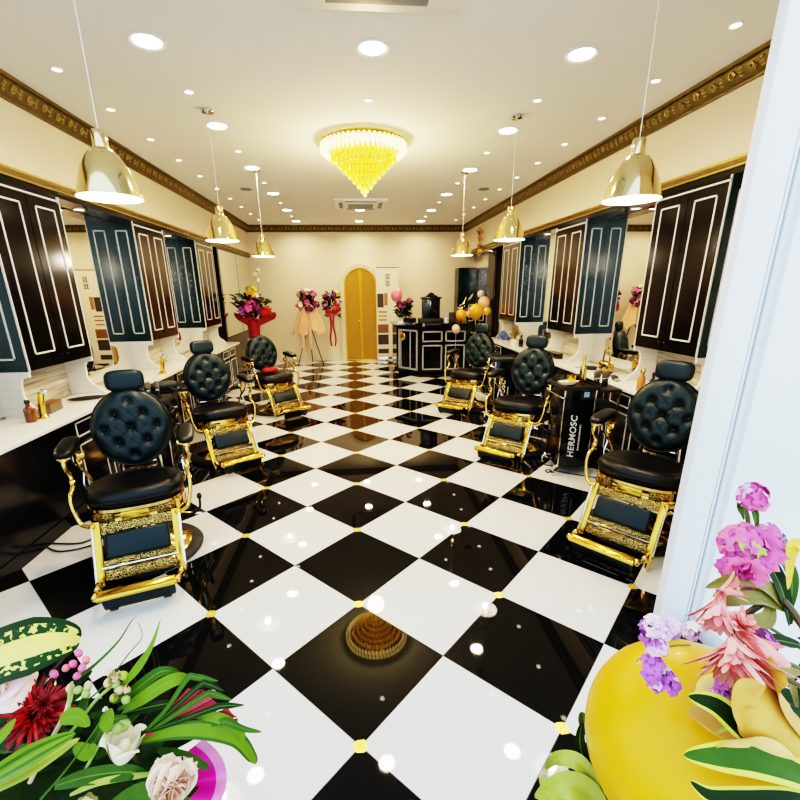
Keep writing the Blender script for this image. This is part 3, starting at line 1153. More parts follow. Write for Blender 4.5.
# ------------------------------------------------------------------ trolleys
def trolley(loc, rz, lab, text=True):
    t = thing('tool_trolley', lab, 'trolley', loc, rad(rz), 'black tool trolleys')
    w, d, z0, z1 = .29, .36, .09, .86
    b = MB().rbox((0, 0, (z0 + z1) / 2), (w, d, z1 - z0), .008)
    b.build('body', 'black_gloss', t)
    for e in (-1, 1):
        MB().rbox((e * w / 2, -d / 2, (z0 + z1) / 2), (.012, .012, z1 - z0), .003).build('edge_strip', 'chrome', t)
    b = MB().rbox((0, 0, z1 + .008), (w + .05, d + .05, .016), .006)
    for e in (-1, 1):
        b.rbox((e * (w / 2 + .02), 0, z1 + .025), (.010, d + .05, .03), .004)
        b.rbox((0, e * (d / 2 + .02), z1 + .025), (w + .05, .010, .03), .004)
    b.build('top_tray', 'rubber', t)
    for k in range(4):
        b = MB().rbox((w / 2 + .006, 0, .74 - k * .16), (.012, d - .03, .145), .004)
        dr = b.build('drawer', 'black_gloss', t)
        MB().tube([(w / 2 + .012, -.09, .77 - k * .16), (w / 2 + .03, -.09, .77 - k * .16), (w / 2 + .03, .09, .77 - k * .16), (w / 2 + .012, .09, .77 - k * .16)], .005, 6).build('handle', 'chrome', dr)
    MB().tube(smooth_path([(-w / 2 + .01, -d / 2 - .01, .79), (-w / 2 - .05, -d / 2 - .02, .80), (-w / 2 - .05, d / 2, .80), (-w / 2, d / 2, .79)]), .008, 8).build('push_handle', 'chrome', t)
    for ex in (-1, 1):
        for ey in (-1, 1):
            b = MB()
            x, y = ex * (w / 2 - .01), ey * (d / 2 - .02)
            b.tube(smooth_path([(x, y, .10), (x + ex * .03, y, .085), (x + ex * .04, y, .05)]), .008, 8)
            b.lathe([(0, -.01), (.026, -.01), (.028, 0), (.026, .01), (0, .01)], c=(0, 0, 0), n=14, M=Matrix.Translation((x + ex * .04, y, .029)) @ Matrix.Rotation(PI / 2, 4, 'Y'))
            b.build('caster', 'chrome', t)
    if text:
        lettering('HERMOSC', .086, 'line_white', t, (-.03, -d / 2 - .0015, .40), (PI / 2, -PI / 2, 0), shear=.2, bold=.0018)
        b = MB()
        for k in range(14):
            b.box((.035, -d / 2 - .001, .27 + k * .019), (.014 if k % 3 else .018, .002, .011))
        b.build('small_lettering', 'line_white', t)
    return t


trolley((2.13, 2.70, 0), -4, 'black tool trolley with white lettering, right side between first and second chairs')
trolley((-1.78, 2.62, 0), 6, 'black tool trolley behind the nearest left chair')
trolley((2.02, 4.45, 0), -4, 'black tool trolley, right side between second and third chairs')
trolley((-1.86, 4.50, 0), 6, 'black tool trolley behind the second left chair')


# ------------------------------------------------------------------ bottles, tools and boxes
def bottle(loc, h, r, m, lab, neck=.4, capm='dark_glass', cat='bottle', rz=0):
    t = thing('bottle', lab, cat, loc, rz)
    MB().lathe([(0, 0), (r * .94, 0), (r, h * .02), (r, h * .55), (r * .9, h * .62), (r * neck, h * .72), (r * neck, h * .86), (0, h * .86)], n=20).build('glass', m, t)
    MB().lathe([(0, h * .84), (r * neck * 1.25, h * .84), (r * neck * 1.25, h * .97), (r * neck, h), (0, h)], n=16).build('cap', capm, t)
    return t


bottle((-2.45, 2.11, ZT), .17, .036, 'amber', 'brown glass bottle on the left worktop beside gold clipper')
# gold clipper standing on the worktop
def clipper(loc, rz, lab):
    t = thing('hair_clipper', lab, 'hair clipper', loc, rz)
    MB().lathe([(0, 0), (.045, 0), (.048, .012), (.03, .03), (0, .03)], n=20).build('charging_base', 'gold', t)
    b = MB().rbox((0, 0, .115), (.045, .04, .18), .014, M=Matrix.Rotation(.12, 4, 'Y'))
    b.build('body', 'gold_bright', t)
    b = MB().rbox((.025, 0, .215), (.05, .03, .03), .005, M=Matrix.Rotation(.12, 4, 'Y'))
    b.build('blade', 'chrome', t)
    return t


clipper((-2.43, 2.20, ZT), .3, 'gold hair clipper on its stand, left worktop near the entrance')
clipper((-2.29, 4.12, ZT), .1, 'gold hair clipper on the left worktop before the second cabinet')
t = thing('product_box', 'small brown wooden box on the left worktop by the marble niche', 'box', (-2.50, 2.42, ZT), .15)
MB().rbox((0, 0, .035), (.09, .20, .07), .004).build('body', 'wood_grey', t)
MB().rbox((0, 0, .076), (.094, .204, .012), .004).build('lid', 'wood_brown', t)
t = thing('paddle_brush', 'long black paddle brush lying on the left worktop behind the nearest chair', 'hair brush', (-2.42, 2.80, ZT + .022), rad(-62))
MB().ell((0, 0, 0), (.035, .16, .018), 20, 10).build('head', 'rubber', t)
MB().tube([(0, .12, 0), (0, .20, 0), (0, .32, .0)], [.014, .011, .013], 10).build('handle', 'rubber', t)
bottle((2.68, 2.50, ZT), .21, .034, 'amber_orange', 'amber spray bottle on the right worktop near the marble niche', .5, 'gold')
bottle((2.70, 2.37, ZT), .20, .030, 'dark_glass', 'dark brown bottle on the right worktop beside the amber bottle', .4)
t = thing('product_box', 'dark flat box on the right worktop under the second cabinet', 'box', (2.82, 4.66, ZT), 0)
MB().rbox((0, 0, .035), (.09, .34, .07), .004).build('body', 'dark_glass', t)
MB().rbox((0, 0, .074), (.094, .344, .010), .004).build('lid', 'wood_grey', t)
# gold sculpture with dark clippers under the right mirror
t = thing('gold_ornament', 'gold handbag-shaped ornament on the right worktop under the mirror', 'ornament', (2.92, 3.52, ZT))
b = MB().rbox((0, 0, .06), (.10, .20, .12), .03, seg=3)
b.build('body', 'gold', t)
MB().tube(smooth_path([(0, -.07, .11), (0, -.05, .23), (0, 0, .27), (0, .05, .23), (0, .07, .11)]), .010, 8).build('handle', 'gold', t)
for k, (x, y, rz) in enumerate(((2.80, 3.30, .4), (2.74, 3.02, -.3), (2.80, 3.64, .9))):
    t = thing('hair_clipper', 'black hair clipper lying on the right worktop, ' + ('in front of the gold ornament', 'nearest the marble niche', 'behind the gold ornament')[k], 'hair clipper', (x, y, ZT + .025), rz)
    MB().ell((0, 0, 0), (.028, .085, .025), 16, 8, e=.7).build('body', 'rubber', t)
    MB().rbox((0, -.09, 0), (.045, .03, .018), .004).build('blade', 'chrome', t)
    MB().tube(smooth_path([(0, .08, 0), (.02, .14, -.01), (.06, .18, -.02)]), .004, 6).build('cord', 'rubber', t)
# on the right trolley
TZ = .879
bottle((2.19, 2.66, TZ), .29, .030, 'gold', 'tall slim gold bottle standing on the lettered trolley', .35, 'gold_bright')
t = thing('gold_cup', 'short gold cup on the lettered trolley beside tall gold bottle', 'cup', (2.06, 2.62, TZ))
MB().lathe([(0, 0), (.036, 0), (.040, .05), (.042, .11), (.037, .11), (.034, .02), (0, .02)], n=20).build('bowl', 'gold_bright', t)
t = thing('mixing_bowl', 'black mixing bowl on the lettered trolley', 'bowl', (2.22, 2.80, TZ))
MB().lathe([(0, 0), (.03, 0), (.06, .04), (.068, .07), (.062, .07), (.05, .035), (0, .01)], n=24).build('bowl', 'rubber', t)
t = thing('soap_dish', 'pale cream dish held at the lettered trolley edge', 'dish', (2.005, 2.56, TZ + .03))
MB().lathe([(0, 0), (.05, .0), (.09, .02), (.10, .035), (.09, .035), (.05, .012), (0, .012)], n=24, sx=1.0, sy=.5).build('bowl', 'cream_petal', t)
t = thing('label_tag', 'pale blue tag stuck on top of the lettered trolley front', 'tag', (2.17, 2.505, .82), rad(-4))
MB().rbox((0, 0, 0), (.05, .006, .05), .002).build('face', 'screen_blue', t)


def shaving_brush(loc, lab):
    t = thing('shaving_brush', lab, 'brush', loc, 0, 'standing brushes on the trolleys')
    MB().lathe([(0, 0), (.018, 0), (.02, .02), (.012, .05), (.016, .075), (0, .078)], n=14).build('handle', 'rubber', t)
    MB().lathe([(.014, .074), (.017, .08), (.022, .13), (.018, .15), (0, .155)], n=14).build('bristles', 'wood_grey', t)
    MB().lathe([(.0165, .070), (.0185, .074), (.0165, .082)], n=14, cap=False).build('band', 'chrome', t)


t = thing('brush_rack', 'black rack tray of brushes on the right worktop edge', 'rack', (2.46, 2.78, ZT + .0), rad(-4))
MB().rbox((0, 0, -.02), (.26, .34, .03), .008).build('tray', 'rubber', t)
MB().rbox((0, 0, -.19), (.24, .32, .04), .008).build('lower_tray', 'rubber', t)
b = MB()
for ex in (-1, 1):
    for ey in (-1, 1):
        b.tube([(ex * .115, ey * .15, -.83), (ex * .115, ey * .15, 0)], .008, 8)
b.build('leg_frame', 'chrome', t)
for k in range(4):
    shaving_brush((2.385 + .043 * k, 2.77 + .02 * (k % 2), ZT - .003), 'black shaving brush upright on the right rack, %s from the left' % words_[k])
for k in range(4):
    shaving_brush((-1.90 + .06 * k, 2.60 + .03 * (k % 2), TZ), 'black shaving brush upright on the left trolley, %s from the left' % words_[k])
t = thing('hair_dryer', 'black hair dryer lying on the left trolley', 'hair dryer', (-1.70, 2.72, TZ + .09), rad(-60))
MB().lathe([(0, -.10), (.034, -.10), (.045, -.05), (.045, .03), (.035, .09), (.03, .14), (0, .14)], n=18, M=Matrix.Rotation(PI / 2, 4, 'X')).build('body', 'rubber', t)
MB().tube([(0, .03, -.01), (.05, .05, -.03), (.14, .08, -.035)], .018, 10).build('handle', 'rubber', t)
t = thing('hair_dryer', 'black hair dryer lying on the second left trolley', 'hair dryer', (-1.84, 4.52, TZ + .09), rad(-30))
MB().lathe([(0, -.10), (.034, -.10), (.045, -.05), (.045, .03), (.035, .09), (.03, .14), (0, .14)], n=18, M=Matrix.Rotation(PI / 2, 4, 'X')).build('body', 'rubber', t)
MB().tube([(0, .03, -.01), (.05, .05, -.03), (.14, .08, -.035)], .018, 10).build('handle', 'rubber', t)
bottle((-1.97, 4.38, TZ), .26, .03, 'gold', 'tall gold bottle on the second left trolley', .35, 'gold_bright')
bottle((2.80, 5.9, ZT), .20, .036, 'dark_glass', 'dark bottle on the right worktop before the third cabinet')
t = thing('cape', 'folded dark blue cape on the right worktop beyond the last chair', 'cape', (2.86, 7.05, ZT), 0)
b = MB().grid(lambda u, v: ((u - .5) * .26, (v - .5) * .30, .02 + .14 * sin(PI * u) * sin(PI * v) + .02 * sin(9 * u + 4 * v)), 14, 14)
b.build('cloth', 'blue_cloth', t)
t = thing('table_plant', 'small olive potted grass plant on the right worktop beyond second chair', 'plant', (2.82, 6.25, ZT))
MB().lathe([(0, 0), (.05, 0), (.07, .09), (.062, .09), (0, .07)], n=18).build('pot', 'cream_balloon', t)
b = MB()
for k in range(46):
    a, r = random.uniform(0, 2 * PI), random.uniform(.06, .17)
    h = random.uniform(.16, .30)
    p = [(0, 0, .08), (r * .45 * cos(a), r * .45 * sin(a), h), (r * cos(a), r * sin(a), h * .8)]
    b.tube(smooth_path(p, 3), [.006, .007, .006, .006, .005, .003, .001], 4)
b.build('foliage', 'leaf_olive', t)
# red cape and cables
t = thing('folded_towel', 'folded red towel on the seat of the farthest left chair', 'towel', (-1.27, 5.42, .606), rad(38))
MB().rbox((0, 0, .03), (.22, .12, .06), .025, seg=3).build('cloth', 'red_bright', t)
b = MB()
b.tube(smooth_path([(-2.28, 1.72, .01), (-2.05, 1.70, .008), (-1.95, 1.80, .008), (-1.85, 1.66, .008), (-1.86, 1.76, .008), (-1.87, 1.88, .008)], 8), .006, 6)
b.tube(smooth_path([(-2.25, 1.66, .008), (-2.12, 1.60, .008), (-1.95, 1.66, .008), (-1.92, 1.80, .008), (-1.90, 1.92, .008)], 8), .006, 6)
tag(b.build('power_cable', 'rubber'), 'tangled black power cable on the white tile behind the nearest left chair', 'cable')
b = MB()
b.tube(smooth_path([(2.02, 3.02, .55), (1.99, 2.96, .2), (2.02, 2.92, .01), (1.97, 2.80, .008), (2.08, 2.72, .008), (1.92, 2.60, .008), (1.95, 2.66, .008), (2.20, 2.50, .008), (2.34, 2.42, .008), (2.44, 2.40, .008)], 8), .006, 6)
tag(b.build('power_cable', 'rubber'), 'thin black power cable looping on the floor around the lettered trolley', 'cable')

# ------------------------------------------------------------------ reception desk
t = thing('reception_desk', 'black panelled reception desk with chamfered corner and grey mouldings', 'desk', (0, 0, 0))
PLAN = [(1.37, 7.75), (.93, 8.30), (.93, 9.35), (1.35, 9.35), (1.35, 8.55), (1.55, 8.25), (2.42, 8.25), (2.42, 7.75)]
b = MB().prism(PLAN, 2, .10, 1.02)
b.prism([(x + (.04 if x < 1.2 else -.0), y + (.04 if y < 8 else 0)) for x, y in PLAN], 2, 0, .10)
b.build('carcass', 'black_gloss', t)
off = [(1.345, 7.70), (.885, 8.28), (.885, 9.39), (1.37, 9.39), (1.37, 8.57), (1.56, 8.28), (2.44, 8.28), (2.44, 7.70)]
b = MB().prism(off, 2, 1.02, 1.06)
b.build('desktop', 'black_gloss', t)
b = MB()
for k in range(2):
    for zc, hh in ((.85, .22), (.42, .52)):
        b.outline((1.62 + k * .48, 7.745, zc), .42, hh, .028, .02, 1)
b.build('front_moulding', 'line_grey', t)
dv = Vector((.93 - 1.37, 8.30 - 7.75, 0))
Md = Matrix((dv.normalized(), Vector((dv.y, -dv.x, 0)).normalized(), Vector((0, 0, 1)))).transposed().to_4x4()
Md.translation = Vector((1.37, 7.75, 0)) + dv / 2
b = MB()
b.M = Md
b.outline((0, -.006, .56), .56, .84, .035, .02, 1)
b.outline((.07, -.006, .56), .30, .80, .02, .02, 1)
b.build('corner_moulding', 'line_grey', t)
b = MB()
b.M = Md
b.lathe([(0, -.02), (.03, -.02), (.05, -.012), (.085, -.008), (.09, 0)], n=24, M=Matrix.Translation((.16, -.02, .83)) @ Matrix.Rotation(-PI / 2, 4, 'X'))
for k in range(12):
    a = k * PI / 6
    b.ell((.16 + .07 * cos(a), -.03, .83 + .07 * sin(a)), (.018, .01, .018), 8, 5)
b.build('emblem', 'gold', t)
b = MB().rbox((1.93, 7.83, 1.085), (.9, .14, .05), .008)
b.rbox((1.27, 7.97, 1.085), (.34, .12, .05), .008, M=None)
b.build('ledge', 'black_gloss', t)

t = thing('cash_register', 'ornate black cash register with crested top on the reception desk', 'cash register', (1.61, 7.92, 1.11))
MB().rbox((0, .02, .05), (.50, .30, .10), .012).build('drawer_base', 'rubber', t)
b = MB().rbox((0, .03, .29), (.36, .20, .40), .02)
b.rbox((0, .03, .50), (.42, .23, .035), .01)
b.build('body', 'black_gloss', t)
MB().rbox((0, -.075, .30), (.13, .02, .26), .008).build('key_panel', 'dark_glass', t)
b = MB()
prof = [(-.14, 0), (-.12, .03), (-.07, .04), (-.05, .075), (0, .095), (.05, .075), (.07, .04), (.12, .03), (.14, 0)]
b.prism(prof, 1, -.06, .06, M=Matrix.Translation((0, .03, .515)))
b.build('crest', 'black_gloss', t)
t = thing('card_terminal', 'small black card terminal on the right of the reception desk', 'card terminal', (2.06, 7.86, 1.11))
MB().rbox((0, 0, .05), (.14, .16, .10), .015).build('base', 'rubber', t)
MB().rbox((0, .0, .15), (.15, .03, .14), .01, M=Matrix.Rotation(-.3, 4, 'X')).build('screen', 'rubber', t)
t = thing('glass_jar', 'small clear white jar beside the cash register', 'jar', (1.92, 7.84, 1.11))
MB().lathe([(0, 0), (.03, 0), (.033, .10), (.02, .12), (0, .12)], n=16).build('body', 'line_white', t)
MB().lathe([(0, .12), (.022, .12), (.022, .145), (0, .145)], n=14).build('lid', 'chrome', t)
t = thing('tissue_box', 'low white tissue box at the left end of the reception desk', 'box', (1.06, 8.34, 1.062))
MB().rbox((0, 0, .03), (.18, .11, .06), .008).build('body', 'plastic_white', t)
b = MB().grid(lambda u, v: ((u - .5) * .07, (v - .5) * .03, .06 + .05 * sin(PI * u)), 6, 4)
b.build('tissue', 'plastic_white', t)
t = thing('desk_printer', 'flat black printer on the reception desk left of the register', 'printer', (1.20, 8.15, 1.112), -.9)
MB().rbox((0, 0, .05), (.22, .18, .10), .015).build('body', 'rubber', t)
MB().rbox((0, -.08, .085), (.14, .05, .02), .004).build('slot', 'dark_glass', t)

# ------------------------------------------------------------------ arched gold door in the back wall
b = MB()
def arch(w, zs, n=20):
    return [(-w, 0), (-w, zs)] + [(-w * cos(PI * k / n), zs + w * sin(PI * k / n)) for k in range(1, n)] + [(w, zs), (w, 0)]
xc = .21
o = arch(.53, 1.90)
i_ = arch(.415, 1.90)
vs, fs = [], []
n = len(o)
for y in (YB, YB - .07):
    vs += [(xc + p[0], y, p[1]) for p in o] + [(xc + p[0], y, p[1]) for p in i_]
for k in range(n - 1):
    fs += [(k, k + 1, n + k + 1, n + k), (2 * n + k, 3 * n + k, 3 * n + k + 1, 2 * n + k + 1), (k, 2 * n + k, 2 * n + k + 1, k + 1), (n + k, n + k + 1, 3 * n + k + 1, 3 * n + k)]
b.add(vs, fs)
oo = arch(.50, 1.90)
b.tube([(xc + p[0], YB - .07, p[1]) for p in oo], .014, 6)
b.tube([(xc + p[0], YB - .07, p[1]) for p in arch(.45, 1.90)], .010, 6)
struct('trim_8', b, 'wall_paint')
d1 = thing('door_1', '', '', (xc, YB - .03, 0))
del d1['label'], d1['category']
d1['kind'] = 'structure'
for e in (-1, 1):
    q = [(0, 0), (e * .41, 0), (e * .41, 1.90)] + [(e * .41 * cos(PI / 2 * k / 10), 1.90 + .41 * sin(PI / 2 * k / 10)) for k in range(1, 11)]
    lf = MB().prism(q, 1, -.012, .012).build('door_leaf', 'lattice_gold', d1)
    q2 = [(p[0], -.016, p[1]) for p in q] + [(0, -.016, 0)]
    MB().tube([(p[0] * .96 + e * .008, p[1], p[2] * .99 + .01) for p in q2], .022, 6).build('leaf_frame', 'door_gold', lf)
    MB().ell((e * .06, -.03, 1.0), (.014, .02, .05), 10, 8).build('door_pull', 'gold', lf)

# roll-up banner beside the door
t = thing('rollup_banner', 'white roll-up banner with dark photo strips beside the gold door', 'banner', (.90, 10.30, 0))
MB().rbox((0, 0, .05), (.62, .16, .09), .02).build('base', 'chrome', t)
sh = MB().box((0, 0, 1.20), (.58, .006, 2.22)).build('sheet', 'print_cream', t)
MB().tube([(-.29, 0, 2.31), (.29, 0, 2.31)], .012, 8).build('top_rail', 'chrome', t)
MB().tube([(0, .02, .09), (0, .02, 2.3)], .010, 8).build('pole', 'chrome', t)
for x, z, w, h, mi in ((-.19, 1.52, .16, .34, 0), (-.05, 1.55, .09, .30, 1), (-.13, .82, .28, .22, 2), (-.13, .54, .28, .26, 0), (-.13, .24, .28, .12, 0)):
    MB().box((x, -.005, z), (w, .004, h)).build('photo_print', ('print_dark', 'print_brown', 'wood_brown')[mi], t)
for z in (2.10, 1.94):
    b = MB()
    for x_, z_, w_, h_ in ((0, .05, .12, .014), (0, .015, .09, .012), (-.035, -.015, .014, .10), (.035, -.015, .014, .10), (0, -.055, .11, .014), (0, -.02, .05, .012)):
        b.box((x_, -.005, z + z_), (w_, .004, h_))
    b.build('banner_lettering', 'print_dark', t)
for k in range(3):
    MB().box((-.14, -.005, 1.24 - k * .10), (.22, .004, .035)).build('printed_line', 'print_brown', t)
# ------------------------------------------------------------------ flowers
def blade(mb, pts, w, up, fold=.25, mi=0, edge=None, n=6, prof=None, nu=6, ecut=.62, wave=0.):
    P = smooth_path(pts, n)
    k = len(P)
    up = Vector(up)
    o = len(mb.f)
    vs = []
    US = (-1, -.6, -.28, -.06, .06, .28, .6, 1) if nu == 7 else [j / nu * 2 - 1 for j in range(nu + 1)]
    for i, p in enumerate(P):
        t = (P[min(i + 1, k - 1)] - P[max(i - 1, 0)]).normalized()
        sd = t.cross(up)
        sd = sd.normalized() if sd.length > 1e-6 else t.orthogonal().normalized()
        nn = sd.cross(t).normalized()
        v = i / (k - 1)
        ww = w * (prof(v) if prof else (sin(PI * min(1, v * .92 + .08)) ** .7))
        for j in range(nu + 1):
            u = US[j]
            vs.append(p + sd * u * ww + nn * (fold * abs(u) * ww + wave * ww * sin(9 * v + 2 * u) * abs(u)))
    fs = [(i * (nu + 1) + j, i * (nu + 1) + j + 1, (i + 1) * (nu + 1) + j + 1, (i + 1) * (nu + 1) + j) for i in range(k - 1) for j in range(nu)]
    mb.add(vs, fs, mi)
    if edge is not None:
        q = o
        for i in range(k - 1):
            for j in range(nu):
                if abs((j + .5) / nu * 2 - 1) > ecut:
                    mb.m[q] = edge
                q += 1


def frame(c, ax, tw=0.):
    """matrix at c whose Z axis is ax"""
    ax = Vector(ax).normalized()
    q = Vector((0, 0, 1)).rotation_difference(ax)
    return Matrix.Translation(c) @ q.to_matrix().to_4x4() @ Matrix.Rotation(tw, 4, 'Z')


def petal(mb, M, L, W, open_, cup=.35, curl=.0, mi=0, ruff=0., n=6):
    """petal leaving the origin of M, bent out from Z by open_ radians, around local -Y..."""
    def fn(u, v):
        x = (u - .5) * 2
        w = W * (.30 + .70 * sin(PI * min(1, .12 + v * .70))) * (1 if v < .85 else (1 - (v - .85) * 1.6))
        a = open_ * (.25 + .75 * v) + curl * v * v
        r = L * v
        rad_ = r * sin(a) - cup * W * x * x * (1 - .3 * v) + ruff * L * v * sin(7 * x + 3)
        return (x * w, rad_, r * cos(a) + ruff * .5 * L * v * cos(9 * x))
    mb.grid(fn, n, n, mi, M)


def rose(c, ax, r, mats, name, parent, layers=((3, .35, .55), (4, .55, .75), (5, .8, .95), (6, 1.15, 1.0)), ruff=.03, off=None):
    mb = MB()
    if off is not None:
        mb.M = Matrix.Translation(-Vector(off))
    for li, (n, op, sc) in enumerate(layers):
        for k in range(n):
            M = frame(c, ax, 2 * PI * k / n + li * .7 + random.uniform(-.15, .15))
            petal(mb, M, r * sc * random.uniform(.92, 1.08), r * .62 * (sc + .15), op, .45, .25 if li > 1 else -.25, 0 if li % 2 == 0 else min(1, len(mats) - 1), ruff)
    return mb.build(name, mats, parent, sharp=80)


def spiky(c, ax, r, mats, name, parent, n=60, op=1.3, w=.07, off=None, droop=0., jitter=.2, lmin=.55):
    mb = MB()
    if off is not None:
        mb.M = Matrix.Translation(-Vector(off))
    for k in range(n):
        q = (k + .5) / n
        a = k * 2.39996
        o = op * math.sqrt(q) * random.uniform(1 - jitter, 1 + jitter)
        L = r * random.uniform(lmin, 1) * (.6 + .4 * q)
        M = frame(c, ax, a)
        pts = []
        for s in range(4):
            v = s / 3
            oo = o * (.7 + .3 * v) + droop * v * v
            pts.append(M @ Vector((0, L * v * sin(oo), L * v * cos(oo))))
        cen = M @ Vector((0, 0, L))
        blade(mb, pts, r * w, (M.to_3x3() @ Vector((0, -cos(o), sin(o)))), .3, k % len(mats), n=3, nu=2, prof=lambda v: .5 + .5 * sin(PI * min(1, v * .9 + .1)) if v < .8 else 1.0 - (v - .8) * 4.2)
    return mb.build(name, mats, parent, sharp=80)


def cluster(c, r, mats, name, parent, n=26, s=.3, off=None, flat=1.):
    """cluster of little crinkled florets"""
    mb = MB()
    if off is not None:
        mb.M = Matrix.Translation(-Vector(off))
    for k in range(n):
        d = Vector((random.gauss(0, 1), random.gauss(0, 1), random.gauss(0, 1) * flat)).normalized() * r * random.uniform(.5, 1)
        M = frame(Vector(c) + d, d + Vector((random.uniform(-.5, .5), random.uniform(-.5, .5), .4)) * r, random.uniform(0, 6))
        for q in range(5):
            petal(mb, M @ Matrix.Rotation(q * 2 * PI / 5, 4, 'Z'), r * s * 1.5, r * s * .7, 1.1, .3, .3, k % len(mats), .08, 3)
    return mb.build(name, mats, parent, sharp=80)


def buds(pts, r, mats, name, parent, off, ax=(0, 0, 1)):
    mb = MB()
    mb.M = Matrix.Translation(-Vector(off))
    for i, p in enumerate(pts):
        M = frame(p, Vector(ax) + Vector((random.uniform(-.6, .6), random.uniform(-.6, .6), random.uniform(-.3, .6))), 0)
        mb.lathe([(0, -r * 1.1), (r * .55, -r * .8), (r * .95, -r * .1), (r * .8, r * .6), (r * .35, r * 1.15), (0, r * 1.3)], n=12, mi=i % len(mats), M=M)
        mb.lathe([(0, -r * 1.3), (r * .5, -r * 1.05), (r * .75, -r * .7)], n=8, mi=len(mats) - 1, M=M, cap=False)
    return mb.build(name, mats, parent, sharp=70)


def bud_rose(c, ax, R, L, mats, name, parent, off, petals=((0, 1.15, .03), (2.2, 1.1, .05), (4.3, 1.1, .08), (1.0, .80, .17), (3.2, .80, .20), (5.3, .80, .22)), tw=0.):
    """half-open rose: broad petals wrapped round an egg-shaped bud"""
    mb = MB()
    mb.M = Matrix.Translation(-Vector(off))
    M = frame(c, ax, tw)
    mb.ell((0, 0, L * .28), (R * .5, R * .5, L * .36), 14, 10, 0, M=M)
    for k, (az, hw, fl) in enumerate(petals):
        def fn(u, v, az=az, hw=hw, fl=fl, k=k):
            x = (u - .5) * 2
            a = az + hw * x * (1 - .35 * v ** 3) * (.55 + .45 * sin(PI * min(1, v + .25) * .75))
            rr = R * (.35 + .68 * sin(PI * (.08 + .60 * v))) * (.92 + .03 * k) + fl * R * 3.2 * v ** 5 + .03 * R * sin(5 * x + k) * v ** 3
            z = L * (v * (1 - .13 * x * x) - .08) - fl * L * .9 * v ** 6
            return (rr * cos(a), rr * sin(a), z)
        mb.grid(fn, 12, 12, k % len(mats), M)
    return mb.build(name, mats, parent, sharp=80)


UPC = -(RM @ Vector((0, 1, 0)))         # general direction towards the doorway
UPC = (UPC + Vector((0, 0, .6))).normalized()


class Bq:
    """a bouquet: collects parts whose meshes are stored relative to its foot"""
    def __init__(s, name, label, cat, foot):
        s.foot = Vector(foot)
        s.t = thing(name, label, cat, foot)

    def mb(s):
        m = MB()
        m.M = Matrix.Translation(-s.foot)
        return m

    def leaf(s, pts, w, mats='leaf', edge=None, name='leaf', up=None, **k):
        m = s.mb()
        P = [at(*p) if len(p) == 3 and p[0] > 5 or len(p) == 3 and p[1] > 5 else Vector(p) for p in pts]
        vein = edge is None and isinstance(mats, str) and mats.startswith('leaf') and mats != 'leaf_lime' and w > .005
        if vein:
            mats = [mats, 'leaf_vein', 'leaf' if mats != 'leaf' else 'leaf_bright']
            k['nu'] = 7
        o_ = len(m.f)
        blade(m, P, w, up or UPC, edge=edge, **k)
        if vein:
            for q_ in range(o_, len(m.f)):
                j_ = (q_ - o_) % 7
                m.m[q_] = 1 if j_ == 3 else (2 if j_ in (1, 5) and .0175 < w < .02 else 0)
        return m.build(name, mats, s.t, sharp=80)

    def stem(s, pts, r, m='stem', name='stem'):
        q = s.mb()
        q.tube(smooth_path([at(*p) for p in pts], 5), r, 6)
        return q.build(name, m, s.t)


# ---- bouquet at the lower left, on a stand outside the door
B = Bq('flower_stand', 'mixed bouquet on a stand with red flower, palm leaves and magenta wrap, lower left', 'flower arrangement', (-.62, -.62, 0))
q = MB()
for k in range(3):
    a = k * 2 * PI / 3 + .4
    q.tube([(.26 * cos(a), .26 * sin(a), 0), (.05 * cos(a), .05 * sin(a), .72)], .011, 8)
q.tube([(.13 * cos(k * PI / 8), .13 * sin(k * PI / 8), .42) for k in range(17)], .007, 6)
q.build('tripod', 'rubber', B.t)
q = MB().lathe([(0, .60), (.10, .60), (.15, .70), (.17, .80), (.15, .80), (0, .74)], n=20)
q.build('basket', 'leaf_dark', B.t)
# magenta wrapping paper fan
q = B.mb()
cen = at(120, 800, 1.02)
def wrap(u, v):
    a = -1.35 + 2.1 * u
    e = Vector(at(120 + 118 * v * cos(a * .55 - .05) * (1.0 - .15 * u), 806 + 100 * v * sin(a * .55 - .1) * .9 - 20 * u, 1.00 - .02 * sin(9 * u) * v))
    return e
q.grid(wrap, 22, 10, 0, mfn=lambda u, v: 1 if v > .93 else 0)
q.build('wrapping_paper', ['magenta_paper', 'magenta_edge'], B.t)
# dark filler foliage behind everything
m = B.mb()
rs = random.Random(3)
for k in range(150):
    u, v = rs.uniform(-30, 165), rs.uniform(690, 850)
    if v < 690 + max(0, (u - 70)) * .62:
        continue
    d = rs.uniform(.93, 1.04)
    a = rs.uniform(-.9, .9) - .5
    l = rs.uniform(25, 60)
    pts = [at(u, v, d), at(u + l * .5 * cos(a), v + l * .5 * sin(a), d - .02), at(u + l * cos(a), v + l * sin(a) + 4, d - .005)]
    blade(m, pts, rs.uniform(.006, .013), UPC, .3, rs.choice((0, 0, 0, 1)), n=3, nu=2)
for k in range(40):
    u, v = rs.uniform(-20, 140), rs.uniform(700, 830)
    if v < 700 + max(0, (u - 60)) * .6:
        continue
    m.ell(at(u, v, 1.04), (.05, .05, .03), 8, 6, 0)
m.build('foliage', ['leaf_dark', 'leaf'], B.t, kind='stuff')
